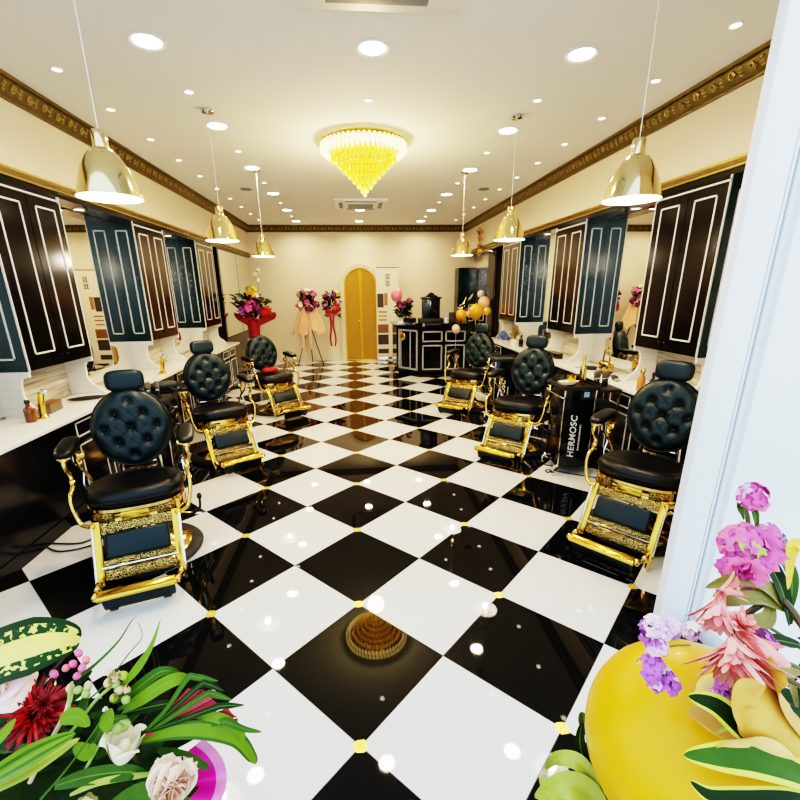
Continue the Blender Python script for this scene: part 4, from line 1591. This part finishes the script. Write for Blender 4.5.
# big leaves
m = B.mb()
P = [(-60, 672, .90), (-20, 664, .87), (20, 650, .86), (55, 641, .87), (80, 640, .90)]
blade(m, [at(*p) for p in P], .058, UPC, .22, 0, n=7, nu=16, prof=lambda v: min(1, (1.02 - v) * 2.4) ** .55 * .92)
nL = 16
for i in range(len(m.f)):
    j = i % nL
    uu = abs((j + .5) / nL * 2 - 1)
    if uu < .42:
        m.m[i] = 1
    elif uu < .80:
        m.m[i] = 2
m.build('variegated_leaf', ['leaf_dark', 'leaf_pale', 'leaf_spotted'], B.t, sharp=80)
B.leaf([(-30, 792, .80), (10, 768, .78), (45, 748, .78), (76, 733, .80)], .018, 'leaf_bright', fold=.5)
B.leaf([(-30, 800, .79), (20, 775, .78), (50, 757, .78), (80, 738, .81)], .012, 'leaf_lime', fold=.5)
B.leaf([(-20, 748, .80), (0, 738, .79), (16, 718, .81)], .010, 'leaf_bright')
B.leaf([(70, 712, .86), (100, 690, .85), (128, 655, .85), (142, 637, .86), (138, 622, .87)], .002, 'leaf', prof=lambda v: 1 - .7 * v, name='grass_blade')
B.leaf([(80, 676, .88), (96, 664, .86), (118, 642, .86), (131, 622, .88), (137, 616, .89)], .0042, 'leaf', prof=lambda v: 1.02 - v, name='grass_blade')
B.leaf([(118, 690, .86), (138, 668, .85), (152, 645, .85), (161, 618, .87)], .0085, 'leaf_bright', prof=lambda v: min(1, .4 + v * 2) * min(1, (1.01 - v) * 1.6), name='grass_blade')
B.leaf([(40, 800, .80), (70, 765, .79), (100, 722, .80), (107, 706, .82)], .0022, 'leaf', prof=lambda v: 1 - .6 * v, name='grass_blade')
B.leaf([(118, 712, .88), (140, 700, .86), (165, 684, .86), (182, 678, .88), (188, 682, .89)], .013, 'leaf_bright')
B.leaf([(112, 702, .88), (135, 690, .87), (160, 672, .87), (180, 672, .89)], .011, 'leaf')
B.leaf([(100, 722, .88), (130, 712, .87), (165, 704, .87), (196, 702, .90)], .009, 'leaf_dark')
# cordyline leaf folded into a fan with red midribs
for k, (e1, e2) in enumerate([((195, 677), (218, 681)), ((207, 684), (224, 691)), ((212, 694), (232, 700)), ((222, 706), (244, 705))]):
    B.leaf([(140, 736 - k * 1, .868), (165, 715 - 4 + k * 5, .862), (e1[0] - 8, e1[1] + 2, .860), e1 + (.862,), e2 + (.872,)], .0058, 'leaf' if k % 2 == 0 else 'leaf_dark', name='cordyline_leaf', fold=.15, prof=lambda v: min(1, .5 + v) * min(1, (1.03 - v) * 5))
m = B.mb()
fan0 = at(142, 737, .868)
tips = [(188, 684), (204, 686), (213, 696), (228, 704), (238, 714), (236, 722)]
for k in range(len(tips) - 1):
    a, c = at(tips[k][0], tips[k][1] + 4, .874), at(tips[k + 1][0], tips[k + 1][1] + 3, .874)
    mid = (a + c) / 2 + Vector((0, 0, -.006))
    m.add([fan0, a, mid, c], [(0, 1, 2), (0, 2, 3)])
m.build('red_leaf_heart', 'leaf_red', B.t)
B.leaf([(136, 742, .88), (170, 732, .86), (205, 730, .86), (236, 738, .88), (252, 757, .90), (254, 764, .905)], .0165, ['leaf_bright', 'leaf'], edge=1, fold=.2, ecut=.8)
B.leaf([(205, 726, .87), (225, 722, .86), (245, 729, .87), (262, 732, .88)], .006, 'leaf', name='grass_blade')
B.leaf([(195, 716, .872), (220, 718, .865), (240, 731, .87), (243, 744, .88)], .010, 'leaf_bright')
B.leaf([(92, 842, .84), (125, 814, .82), (160, 800, .81), (198, 818, .83)], .036, 'leaf', fold=.3)
B.leaf([(55, 786, .86), (90, 776, .85), (130, 772, .85), (152, 778, .87)], .015, 'leaf')
B.leaf([(70, 795, .85), (100, 782, .84), (135, 776, .85), (165, 772, .86)], .006, 'leaf_lime', name='grass_blade')
B.leaf([(85, 755, .86), (98, 735, .84), (108, 722, .84), (128, 716, .86)], .010, 'leaf')
for p in [((75, 745), (88, 752), (96, 744)), ((102, 730), (108, 720), (112, 708)), ((60, 720), (76, 716), (90, 726))]:
    B.leaf([x + (.82,) for x in p], .014, 'leaf_bright', fold=.2)
# stems
B.stem([(30, 782, .84), (52, 738, .83), (66, 712, .83), (72, 690, .84)], .0045, 'bud_beige')
B.stem([(66, 738, .84), (82, 718, .84), (96, 700, .85), (112, 686, .86)], .003, 'bud_green')
B.stem([(70, 712, .83), (69, 696, .83), (72, 682, .83)], .0025, 'bud_green')
B.stem([(85, 770, .86), (105, 735, .85), (118, 722, .85), (130, 724, .85)], .003, 'bud_green')
# blossoms
ax = (UPC + Vector((-.2, .1, .2)))
rose(at(2, 690, .86), UPC + Vector((.35, .3, .5)), .062, ['pink_pale', 'peach_pale'], 'rose', B.t, off=B.foot)
spiky(at(38, 714, .86), UPC + Vector((.1, 0, .2)), .078, ['red_bright', 'red_deep'], 'red_chrysanthemum', B.t, n=240, op=1.6, w=.05, off=B.foot)
spiky(at(44, 705, .835), UPC + Vector((.5, .2, .3)), .036, ['red_deep'], 'red_flower_heart', B.t, n=70, op=1.0, w=.05, off=B.foot)
buds([at(79, 653, .86), at(86, 660, .86), at(82, 668, .85), at(73, 664, .86), at(66, 668, .855), at(77, 676, .85), at(54, 674, .86)], .0075, ['pink', 'coral', 'pink'], 'hypericum_berries', B.t, B.foot)
buds([at(70, 688, .84), at(78, 690, .84), at(88, 686, .85), at(86, 694, .845)], .008, ['bud_beige', 'bud_green'], 'flower_bud', B.t, B.foot)
buds([at(108, 683, .85), at(116, 684, .85), at(124, 676, .855), at(120, 690, .85), at(126, 700, .85), at(114, 698, .85)], .0085, ['bud_beige', 'bud_green', 'leaf_lime'], 'flower_bud', B.t, B.foot)
cluster(at(112, 676, .85), .015, ['bud_beige', 'leaf_olive'], 'faded_floret', B.t, 12, .35, B.foot)
cluster(at(121, 693, .85), .013, ['leaf_olive', 'bud_beige'], 'faded_floret', B.t, 12, .35, B.foot)
bud_rose(at(122, 757, .85), Vector((.25, .22, 1.0)), .026, .058, ['cream_petal', 'cream_petal'], 'lisianthus_bud', B.t, B.foot)
buds([at(118, 728, .85), at(124, 725, .86)], .012, ['bud_green', 'bud_green'], 'flower_bud', B.t, B.foot)
rose(at(166, 796, .80), Vector((.34, .52, .80)), .060, ['peach_pale', 'peach_pale'], 'carnation', B.t, layers=((4, .12, .95), (6, .28, 1.0), (7, .45, .98), (7, .62, .90)), ruff=.07, off=B.foot)
rose(at(88, 806, .83), UPC, .022, ['bud_beige', 'leaf_olive'], 'faded_bud', B.t, off=B.foot)

# ---- bouquet at the lower right
R_ = Bq('flower_stand', 'bouquet of pink celosia, purple statice and yellow rose on a stand, lower right', 'flower arrangement', (.80, -.80, 0))
q = MB()
for k in range(3):
    a = k * 2 * PI / 3 + 1.2
    q.tube([(.26 * cos(a), .26 * sin(a), 0), (.05 * cos(a), .05 * sin(a), .86)], .011, 8)
q.build('tripod', 'rubber', R_.t)
MB().lathe([(0, .80), (.10, .80), (.14, .90), (.15, .98), (.13, .98), (0, .92)], n=20).build('basket', 'leaf_dark', R_.t)
m = R_.mb()
rs = random.Random(5)
for k in range(60):
    u, v = rs.uniform(735, 850), rs.uniform(640, 850)
    d = rs.uniform(.66, .74)
    a = rs.uniform(1.6, 4.6)
    l = rs.uniform(25, 60)
    pts = [at(u, v, d), at(u + l * .5 * cos(a), v + l * .5 * sin(a), d - .02), at(u + l * cos(a), v + l * sin(a) + 4, d)]
    blade(m, pts, rs.uniform(.005, .010), UPC, .3, rs.choice((0, 0, 1)), n=3, nu=2)
m.build('foliage', ['leaf_dark', 'leaf_olive'], R_.t, kind='stuff')
# stems
R_.stem([(800, 625, .68), (770, 585, .68), (752, 560, .68), (748, 520, .68), (744, 505, .68)], .0035)
R_.stem([(810, 640, .66), (792, 610, .66), (775, 598, .67), (745, 615, .67)], .005, 'stem_brown')
R_.stem([(800, 668, .66), (770, 655, .66), (735, 638, .67)], .003)
R_.stem([(815, 660, .68), (780, 634, .68), (740, 612, .68)], .0028)
R_.stem([(810, 690, .64), (770, 672, .64), (742, 662, .66)], .0035, 'stem_brown')
R_.stem([(690, 645, .60), (672, 646, .60), (662, 650, .60)], .0015)
# leaves
for p, w, mm in [([(785, 608, .67), (765, 585, .65), (740, 578, .65), (705, 588, .67)], .012, 'leaf_olive'), ([(785, 610, .67), (760, 598, .65), (735, 600, .65), (706, 606, .67)], .010, 'leaf_olive'),
                 ([(780, 604, .67), (755, 590, .66), (730, 590, .66), (712, 597, .67)], .009, 'leaf_yellow'), ([(775, 600, .67), (755, 580, .655), (735, 576, .66), (722, 580, .67)], .007, 'leaf_olive'),
                 ([(790, 625, .68), (782, 590, .66), (766, 560, .66), (750, 548, .68)], .013, 'leaf_dark'), ([(790, 610, .69), (792, 580, .67), (780, 555, .67), (766, 548, .68)], .011, 'leaf'),
                 ([(757, 532, .68), (755, 515, .67), (752, 503, .68)], .006, 'leaf'), ([(744, 520, .68), (740, 510, .67), (738, 503, .68)], .005, 'leaf'),
                 ([(770, 600, .67), (765, 620, .655), (735, 622, .655), (722, 610, .67)], .012, 'leaf_olive'), ([(766, 575, .68), (752, 590, .67), (750, 602, .68)], .008, 'leaf')]:
    R_.leaf(p, w, mm)
R_.leaf([(812, 560, .64), (797, 545, .635), (790, 555, .64), (788, 590, .65)], .010, 'yellow_flower', name='yellow_petal')
R_.leaf([(762, 756, .55), (738, 726, .54), (715, 705, .545), (688, 696, .56)], .0150, ['leaf_dark', 'leaf_yellow'], edge=1, name='dracaena_leaf', nu=12, ecut=.72)
R_.leaf([(830, 790, .54), (790, 770, .53), (750, 758, .53), (715, 756, .535), (683, 755, .55)], .0195, ['leaf', 'leaf_yellow'], edge=1, name='dracaena_leaf', nu=12, ecut=.66)
R_.leaf([(830, 806, .55), (790, 798, .535), (740, 798, .535), (710, 795, .54), (690, 781, .55)], .0125, ['leaf_dark', 'leaf_yellow'], edge=1, name='dracaena_leaf', nu=12, ecut=.66)
R_.leaf([(810, 768, .56), (775, 752, .55), (752, 742, .55), (735, 738, .56)], .010, ['leaf_dark', 'leaf_yellow'], edge=1, name='dracaena_leaf', nu=12, ecut=.7)
R_.leaf([(762, 745, .55), (745, 727, .54), (730, 726, .545), (716, 733, .55)], .0045, 'leaf_lime')
R_.leaf([(800, 672, .64), (770, 672, .63), (745, 668, .65)], .008, 'leaf_olive')
R_.leaf([(800, 645, .66), (770, 640, .65), (745, 650, .66)], .009, 'leaf_dark')
# flowers
rose(at(752, 502, .67), UPC + Vector((-.1, 0, .9)), .022, ['pink_mid', 'pink'], 'pink_spray_flower', R_.t, ruff=.10, off=R_.foot)
cluster(at(750, 494, .67), .017, ['pink_mid', 'pink_mid', 'lilac_pale'], 'pink_spray_flower', R_.t, 16, .55, R_.foot)
rose(at(752, 550, .67), UPC + Vector((-.5, .1, .2)), .042, ['pink_mid', 'pink'], 'pink_spray_flower', R_.t, ruff=.12, off=R_.foot)
cluster(at(738, 540, .66), .020, ['pink', 'pink_mid', 'pink_mid'], 'pink_spray_flower', R_.t, 14, .65, R_.foot)
rose(at(742, 566, .66), UPC + Vector((-.4, 0, -.7)), .034, ['pink', 'pink_mid'], 'pink_spray_flower', R_.t, ruff=.08, off=R_.foot)
rose(at(768, 545, .68), UPC + Vector((.5, 0, .2)), .034, ['pink_mid', 'lilac_pale'], 'pink_spray_flower', R_.t, ruff=.10, off=R_.foot)
for p, a in (((741, 541), (745, 552)), ((757, 540), (752, 556)), ((764, 548), (758, 560))):
    R_.leaf([a + (.645,), ((p[0] + a[0]) / 2, (p[1] + a[1]) / 2, .635), p + (.64,)], .007, 'leaf_lime', name='sepal')
RIGHTV = RM @ Vector((1, 0, 0))
DN = RM @ Vector((0, 0, -1))
spiky(at(722, 592, .64), DN + RIGHTV * -.45 + UPC * .35, .075, ['coral', 'coral_pale'], 'celosia', R_.t, n=60, op=.55, w=.09, off=R_.foot, lmin=.6)
spiky(at(716, 592, .645), RIGHTV * 1.0 + UPC * .6 - DN * .2, .050, ['coral_pale', 'coral'], 'celosia', R_.t, n=26, op=.6, w=.10, off=R_.foot)
spiky(at(732, 634, .59), DN * 1.0 + UPC * .55 - RIGHTV * .25, .088, ['coral_pale', 'coral', 'coral_pale'], 'celosia', R_.t, n=150, op=.85, w=.06, off=R_.foot, lmin=.5)
spiky(at(738, 630, .60), RIGHTV * .6 + UPC * .5 + DN * .75, .075, ['coral', 'coral_pale'], 'celosia', R_.t, n=24, op=.5, w=.12, off=R_.foot)
spiky(at(740, 628, .60), UPC * .7 - DN * .5, .035, ['coral', 'coral_pale'], 'celosia', R_.t, n=30, op=1.0, w=.12, off=R_.foot)
for (u, v), r, mm in [((658, 646), .011, ['lilac', 'lilac_pale']), ((652, 668), .0135, ['lilac', 'lilac']), ((664, 678), .0135, ['lilac', 'lilac_pale']), ((672, 686), .009, ['lilac', 'lilac']), ((656, 684), .008, ['lilac_pale', 'lilac']),
                      ((652, 625), .012, ['lilac_pale', 'pink_pale']), ((648, 634), .010, ['lilac_pale', 'lilac']), ((662, 632), .010, ['pink_pale', 'lilac_pale']), ((672, 628), .010, ['lilac_pale', 'lilac_pale']), ((694, 630), .011, ['pink_pale', 'lilac_pale']),
                      ((728, 682), .013, ['lilac', 'lilac_pale']), ((722, 696), .012, ['lilac_pale', 'lilac']), ((735, 702), .009, ['lilac_pale', 'lilac_pale']), ((744, 668), .013, ['lilac', 'pink_mid']), ((754, 674), .011, ['lilac', 'lilac_pale']), ((738, 660), .010, ['lilac', 'purple_flower']), ((762, 672), .010, ['lilac', 'lilac_pale']),
                      ((762, 640), .012, ['purple_flower', 'lilac']), ((770, 648), .010, ['lilac', 'pink_mid'])]:
    cluster(at(u, v, .60 if u < 690 else .625), r, mm, 'statice', R_.t, 14, .6, R_.foot)
m = R_.mb()
m.ell(at(661, 668, .595), (.004, .004, .004), 8, 6)
m.build('statice_centre', 'yellow_flower', R_.t)
bud_rose(at(782, 742, .56), RIGHTV * -.62 - DN * .62 - UPC * .30, .048, .100, ['yellow_rose', 'yellow_rose', 'yellow_rose_dark'], 'yellow_rose', R_.t, R_.foot, tw=.6)
R_.leaf([(744, 728, .535), (737, 708, .525), (744, 690, .53), (766, 684, .54)], .014, 'yellow_rose_dark', name='rose_petal', fold=.5, wave=.3)


# ---- balloons
def balloon(c, r, m, lab, grp=None, ax=(0, 0, 1), cat='balloon', st=1.08, stick=False):
    t = thing('balloon', lab, cat, c, 0, grp)
    M = frame((0, 0, 0), ax)
    prof = []
    for k in range(25):
        a = -PI / 2 + PI * k / 24
        z = sin(a)
        rr = cos(a) * (1 - .13 * max(0, -z) ** 1.5)
        prof.append((r * rr, r * z * (st if z > 0 else st * 1.12)))
    MB().lathe(prof, n=40, M=M).build('skin', m, t, sharp=80)
    if stick:
        MB().tube([(0, 0, -r * 1.02), (0, 0, .005 - c[2])], .0025, 6).build('ribbon_string', 'cable_white', t)
    MB().lathe([(.0, -r * 1.20), (r * .10, -r * 1.29), (r * .06, -r * 1.23), (r * .05, -r * 1.18)], n=12, M=M).build('knot', m, t)
    return t


balloon(at(693, 749, .72), .166, 'yellow_balloon', 'large yellow balloon in front of the right bouquet', ax=(.1, -.5, .85), st=.96)
# broad pale green leaf of the low foliage below the balloon
G = Bq('potted_plant', 'lime green lily leaves below the yellow balloon', 'plant', (.34, -.80, 0))
MB().lathe([(0, 0), (.10, 0), (.14, .22), (.125, .22), (.10, .04), (0, .04)], n=24).build('pot', 'plastic_white', G.t)
q = G.mb()
for (u, v) in ((575, 815), (590, 820), (560, 830)):
    q.tube(smooth_path([Vector((.34, -.80, .05)), Vector((.34, -.78, .40)), at(u + 15, v + 10, .84)]), .008, 8)
q.build('stem', 'bud_green', G.t)
G.leaf([(600, 815, .80), (592, 785, .78), (578, 762, .78), (556, 758, .80), (545, 770, .82)], .014, 'leaf_lime', fold=.4)
G.leaf([(605, 812, .79), (585, 790, .77), (560, 785, .77), (535, 798, .80)], .022, 'leaf_lime', fold=.35)
G.leaf([(600, 810, .80), (590, 775, .79), (580, 745, .80), (582, 722, .82)], .012, 'leaf_dark')
G.leaf([(604, 815, .78), (575, 800, .77), (552, 790, .78), (540, 776, .80)], .016, ['leaf_lime'], fold=.4)
G.leaf([(590, 735, .84), (584, 722, .83), (583, 712, .84)], .012, 'leaf')


# ---- congratulation flower stands at the back wall
def far_stand(loc, lab, ribbon, fl, tull):
    t = thing('flower_stand' if tull else 'hanging_bouquet', lab, 'flower arrangement', loc)
    if tull:
        q = MB()
        for k in range(3):
            a = k * 2 * PI / 3 - PI / 6
            q.tube([(.36 * cos(a), .30 * sin(a), 0), (.0, .0, 1.05)], .012, 8)
        q.tube([(0, 0, .9), (0, 0, 1.5)], .012, 8)
        q.build('tripod', 'rubber', t)
    r2 = random.Random(sum(map(ord, lab)))
    q = MB()
    for k in range(110):
        a = r2.uniform(0, 2 * PI)
        rr = r2.uniform(.03, .15 if tull else .20)
        z = 1.45 + r2.uniform(-.12 if tull else -.30, .26)
        p = Vector((rr * cos(a) * (1.1 - abs(z - 1.4)), -abs(rr * sin(a)) * .7, z))
        d = Vector((cos(a) * .10, -.06, r2.uniform(-.05, .14)))
        blade(q, [p, p + d * .5 + Vector((0, -.02, .02)), p + d], .024, (0, -1, .5), .2, k % 2, n=2, nu=2)
    q.build('foliage', ['leaf_dark', 'leaf'], t)
    for k, (x, z, r, mm) in enumerate(fl):
        cluster((x, -.14 - .04 * (k % 3), z), r, mm, 'blossom', t, 12, .55)
    if tull:
        def fn(u, v):
            a = -PI * 1.0 + PI * u * 1.0
            r = .10 + .27 * v ** .6 + (.02 + .04 * v) * sin(23 * u) + .02 * sin(41 * u + 3)
            return (r * cos(a), r * sin(a) * .6 - .05, 1.42 - .62 * v - .07 * sin(17 * u + 1) * v)
        MB().grid(fn, 60, 14).build('tulle_wrap', ribbon, t, sharp=80)
        for x in (-.10, .04):
            q = MB()
            blade(q, [(x, -.30, 1.1), (x * 1.2, -.30, .8), (x * 1.4, -.26, .40)], .03, (0, -1, 0), .1, 0, prof=lambda v: 1)
            q.build('ribbon', ribbon, t)
    else:
        for x, w in ((-.04, .032), (.05, .028)):
            q = MB()
            blade(q, [(x, -.22, 1.25), (x * .6, -.26, .95), (x * 1.5, -.24, .62), (x, -.22, .42)], w, (0, -1, 0), .1, 0, prof=lambda v: 1 - .4 * v, wave=.2)
            q.build('ribbon', ribbon, t)
        q = MB()
        for e in (-1, 1):
            blade(q, [(0, -.26, 1.25), (e * .07, -.28, 1.30), (e * .12, -.26, 1.25), (e * .06, -.28, 1.21), (0, -.26, 1.25)], .04, (0, -1, .3), .1, 0, prof=lambda v: 1)
        q.build('bow', ribbon, t)
    return t


far_stand((-1.10, 10.0, 0), 'flower stand on black tripod wrapped in peach tulle at the back wall', 'peach_tulle',
          [(-.12, 1.72, .09, ['pink', 'pink_pale']), (.02, 1.78, .07, ['pink_pale', 'cream_petal']), (.16, 1.70, .07, ['purple_flower', 'pink_mid']), (-.18, 1.45, .08, ['cream_petal', 'pink']), (.05, 1.40, .09, ['purple_flower', 'pink_pale']), (.22, 1.48, .07, ['pink_mid', 'purple_flower']), (-.04, 1.54, .08, ['pink', 'pink_mid'])], True)
far_stand((-.53, 10.28, 0), 'dark leafy spray with red ribbon hanging on the wall beside the arched gold door', 'red_paper',
          [(-.12, 1.62, .07, ['purple_flower', 'purple_flower']), (.06, 1.66, .06, ['purple_flower', 'lilac']), (.14, 1.46, .07, ['red_paper', 'pink']), (-.14, 1.40, .06, ['lilac', 'purple_flower']), (.18, 1.72, .06, ['yellow_flower', 'cream_petal']), (.10, 1.34, .08, ['red_paper', 'red_bright'])], False)

# red bouquet in front of the mirrored cupboard
t = thing('flower_arrangement', 'red wrapped bouquet with purple and yellow flowers by the far left mirrored doors', 'flower arrangement', (-2.02, 8.05, 0))
MB().lathe([(0, 0), (.16, 0), (.18, .03), (.03, .05), (.03, .80), (.16, .82), (.16, .85), (0, .85)], n=24).build('pedestal', 'line_white', t)
MB().lathe([(0, .85), (.10, .85), (.12, 1.05), (.14, 1.22), (.12, 1.22), (0, 1.0)], n=20).build('vase', 'red_paper', t)
q = MB()
def fnr(u, v):
    a = 2 * PI * u
    r = .10 + .20 * v + .09 * sin(5 * a) * v
    return (r * cos(a) * (1.25 if cos(a) > 0 else 1.05), r * sin(a) * .6, 1.10 + .20 * v + .08 * sin(7 * a + 1) * v)
q.grid(fnr, 40, 6)
q.build('wrapping_paper', 'red_paper', t, sharp=80)
r2 = random.Random(11)
q = MB()
for k in range(120):
    a = r2.uniform(0, 2 * PI)
    p = Vector((r2.uniform(.0, .26) * cos(a), r2.uniform(0, .2) * sin(a), r2.uniform(1.25, 1.62)))
    d = Vector((cos(a) * .18, sin(a) * .14 - .04, r2.uniform(0, .16)))
    blade(q, [p, p + d * .5 + Vector((0, 0, .03)), p + d], .03, (0, -.6, 1), .2, k % 2, n=2, nu=2)
q.build('foliage', ['leaf_dark', 'leaf_dark'], t)
for k, (x, y, z, r, mm) in enumerate([(-.02, -.18, 1.50, .11, ['purple_flower', 'pink_mid']), (.14, -.14, 1.46, .10, ['purple_flower', 'purple_flower']), (-.14, -.14, 1.44, .08, ['purple_flower', 'lilac']), (.02, -.08, 1.78, .09, ['yellow_flower', 'yellow_flower']), (.08, -.08, 1.68, .07, ['yellow_flower', 'cream_petal']), (-.22, -.05, 1.62, .05, ['cream_petal', 'cream_petal']), (.30, -.12, 1.40, .09, ['red_bright', 'red_paper']), (.10, -.20, 1.60, .07, ['pink', 'purple_flower'])]):
    cluster((x, y, z), r, mm, 'blossom', t, 14, .55)
# white phalaenopsis sprig high above
q = MB()
q.tube(smooth_path([(.10, 0, 1.5), (.16, .02, 1.9), (.12, .0, 2.12), (.2, -.02, 2.16)]), .006, 6)
q.build('orchid_stem', 'stem', t)
for k, p in enumerate([(.15, -.02, 2.0), (.12, -.02, 2.10), (.19, -.02, 2.16)]):
    cluster(p, .035, ['cream_petal', 'peach_pale'], 'blossom', t, 6, .8)

# desk bouquet
t = thing('potted_flowers', 'bouquet with pink balloon and dark leaves on the left end of reception desk', 'flower arrangement', (1.12, 8.62, 1.064))
MB().lathe([(0, 0), (.06, 0), (.08, .12), (.07, .12), (0, .06)], n=20).build('pot', 'plastic_white', t)
q = MB()
r2 = random.Random(4)
for k in range(110):
    a = r2.uniform(0, 2 * PI)
    p = Vector((r2.uniform(0, .12) * cos(a), r2.uniform(0, .12) * sin(a), r2.uniform(.10, .42)))
    d = Vector((cos(a) * .14, sin(a) * .14, r2.uniform(-.02, .14)))
    blade(q, [p, p + d * .5 + Vector((0, 0, .03)), p + d], .024, (0, -.6, 1), .2, k % 2, n=2, nu=2)
q.build('foliage', ['leaf_dark', 'leaf_dark'], t)
for k, (x, z, r) in enumerate([(-.10, .42, .06), (.12, .50, .05), (.0, .40, .05)]):
    cluster((x, -.10, z), r, ['purple_flower', 'pink_mid'], 'blossom', t, 12, .55)
MB().tube(smooth_path([(0, 0, .2), (-.06, 0, .4), (-.10, 0, .48)]), .004, 6).build('balloon_stick', 'cable_white', t)
balloon((.95, 8.42, 1.67), .125, 'pink_balloon', 'pink balloon over the left end of the reception desk', ax=(.15, 0, 1))

# balloon garland at the far right by the desk
t = thing('balloon_stand', 'slim gold balloon stand with foil leaves, right of the reception desk', 'stand', (2.55, 9.15, 0))
MB().lathe([(0, 0), (.18, 0), (.18, .02), (.02, .03), (0, .03)], n=24).build('base', 'gold', t)
MB().tube(smooth_path([(0, 0, .02), (0, 0, .6), (-.12, 0, 1.0), (0, 0, 1.35), (.1, 0, 1.6)]), .010, 8).build('pole', 'gold', t)
q = MB()
r2 = random.Random(9)
for k in range(50):
    a = r2.uniform(0, 2 * PI)
    p = Vector((-.12 + .25 * r2.random(), -.05, .70 + r2.random() * .8))
    d = Vector((cos(a) * .22, -.12, sin(a) * .22))
    blade(q, [p, p + d * .5, p + d], .022, (0, -1, .3), .2, k % 3, n=2, nu=2)
q.build('leaves', ['leaf_dark', 'cream_petal', 'leaf_olive'], t)
for (u, v), r, Y, mm, lab in [((476, 311.5), .15, 8.05, 'orange_balloon', 'largest orange balloon right of the reception desk'),
                              ((461, 315.5), .115, 8.15, 'orange_balloon', 'smaller orange balloon left of the largest orange one'),
                              ((463, 328), .10, 8.55, 'cream_balloon', 'cream white balloon below the smaller orange balloon'),
                              ((469, 314), .075, 8.8, 'peach_balloon', 'small peach balloon between the two orange balloons'),
                              ((484, 303), .13, 8.35, 'peach_balloon', 'peach balloon behind and above the largest orange one'),
                              ((481, 294), .08, 8.95, 'cream_balloon', 'small cream balloon at the top of the garland'),
                              ((487, 311), .07, 7.65, 'orange_balloon', 'small orange balloon at the right of the garland'),
                              ((456, 329), .085, 7.55, 'peach_balloon', 'peach balloon lowest in the garland, in front of the desk')]:
    d = ray(u, v)
    balloon(CAM + d * ((Y - CAM.y) / d.y), r, mm, lab, 'balloons of the garland', ax=(random.uniform(-.4, .4), -.3, 1), stick='lowest' in lab or lab.startswith('largest') or lab.startswith('small '))
# hanging gold foil ornament on the right bulkhead
t = thing('hanging_foil_ornament', 'twisted gold foil ornament hanging from the far right bulkhead', 'ornament', (2.80, 8.8, 2.98))
MB().tube([(0, 0, .05), (0, 0, -.55)], .003, 6).build('string', 'cable_white', t)
for k in range(4):
    q = MB()
    z = -.02 - k * .14
    q.add([(0, -.0, z + .10), (-.09, -.03, z + .01), (0, -.07, z), (.09, -.03, z - .01), (0, .05, z), (0, 0, z - .10)], [(0, 1, 2), (0, 2, 3), (0, 3, 4), (0, 4, 1), (5, 2, 1), (5, 3, 2), (5, 4, 3), (5, 1, 4)], 0, Matrix.Rotation(k * .7, 4, 'Z'))
    q.build('foil_twist', 'foil_gold', t, sharp=5)

# ------------------------------------------------------------------ daylight and view
w = bpy.data.worlds.new('World')
scene.world = w
w.use_nodes = True
nt = w.node_tree
bg = nt.nodes['Background']
tc = nt.nodes.new('ShaderNodeTexCoord')
sp = nt.nodes.new('ShaderNodeSeparateXYZ')
nt.links.new(tc.outputs['Generated'], sp.inputs[0])
cr = nt.nodes.new('ShaderNodeValToRGB')
cr.color_ramp.elements[0].position = .40
cr.color_ramp.elements[0].color = (.74, .84, .90, 1)
cr.color_ramp.elements[1].position = .62
cr.color_ramp.elements[1].color = (.60, .80, 1.0, 1)
nt.links.new(mth(nt, 'ADD', mth(nt, 'MULTIPLY', sp.outputs[2], .5), .5), cr.inputs[0])
nt.links.new(cr.outputs[0], bg.inputs['Color'])
bg.inputs['Strength'].default_value = SKY
scene.view_settings.view_transform = VT
scene.view_settings.look = LOOK
scene.view_settings.exposure = EXPO
scene.cycles.use_denoising = True
scene.cycles.max_bounces = 10
scene.cycles.glossy_bounces = 6
scene.cycles.sample_clamp_indirect = 6
scene.cycles.caustics_reflective = False
scene.cycles.caustics_refractive = False
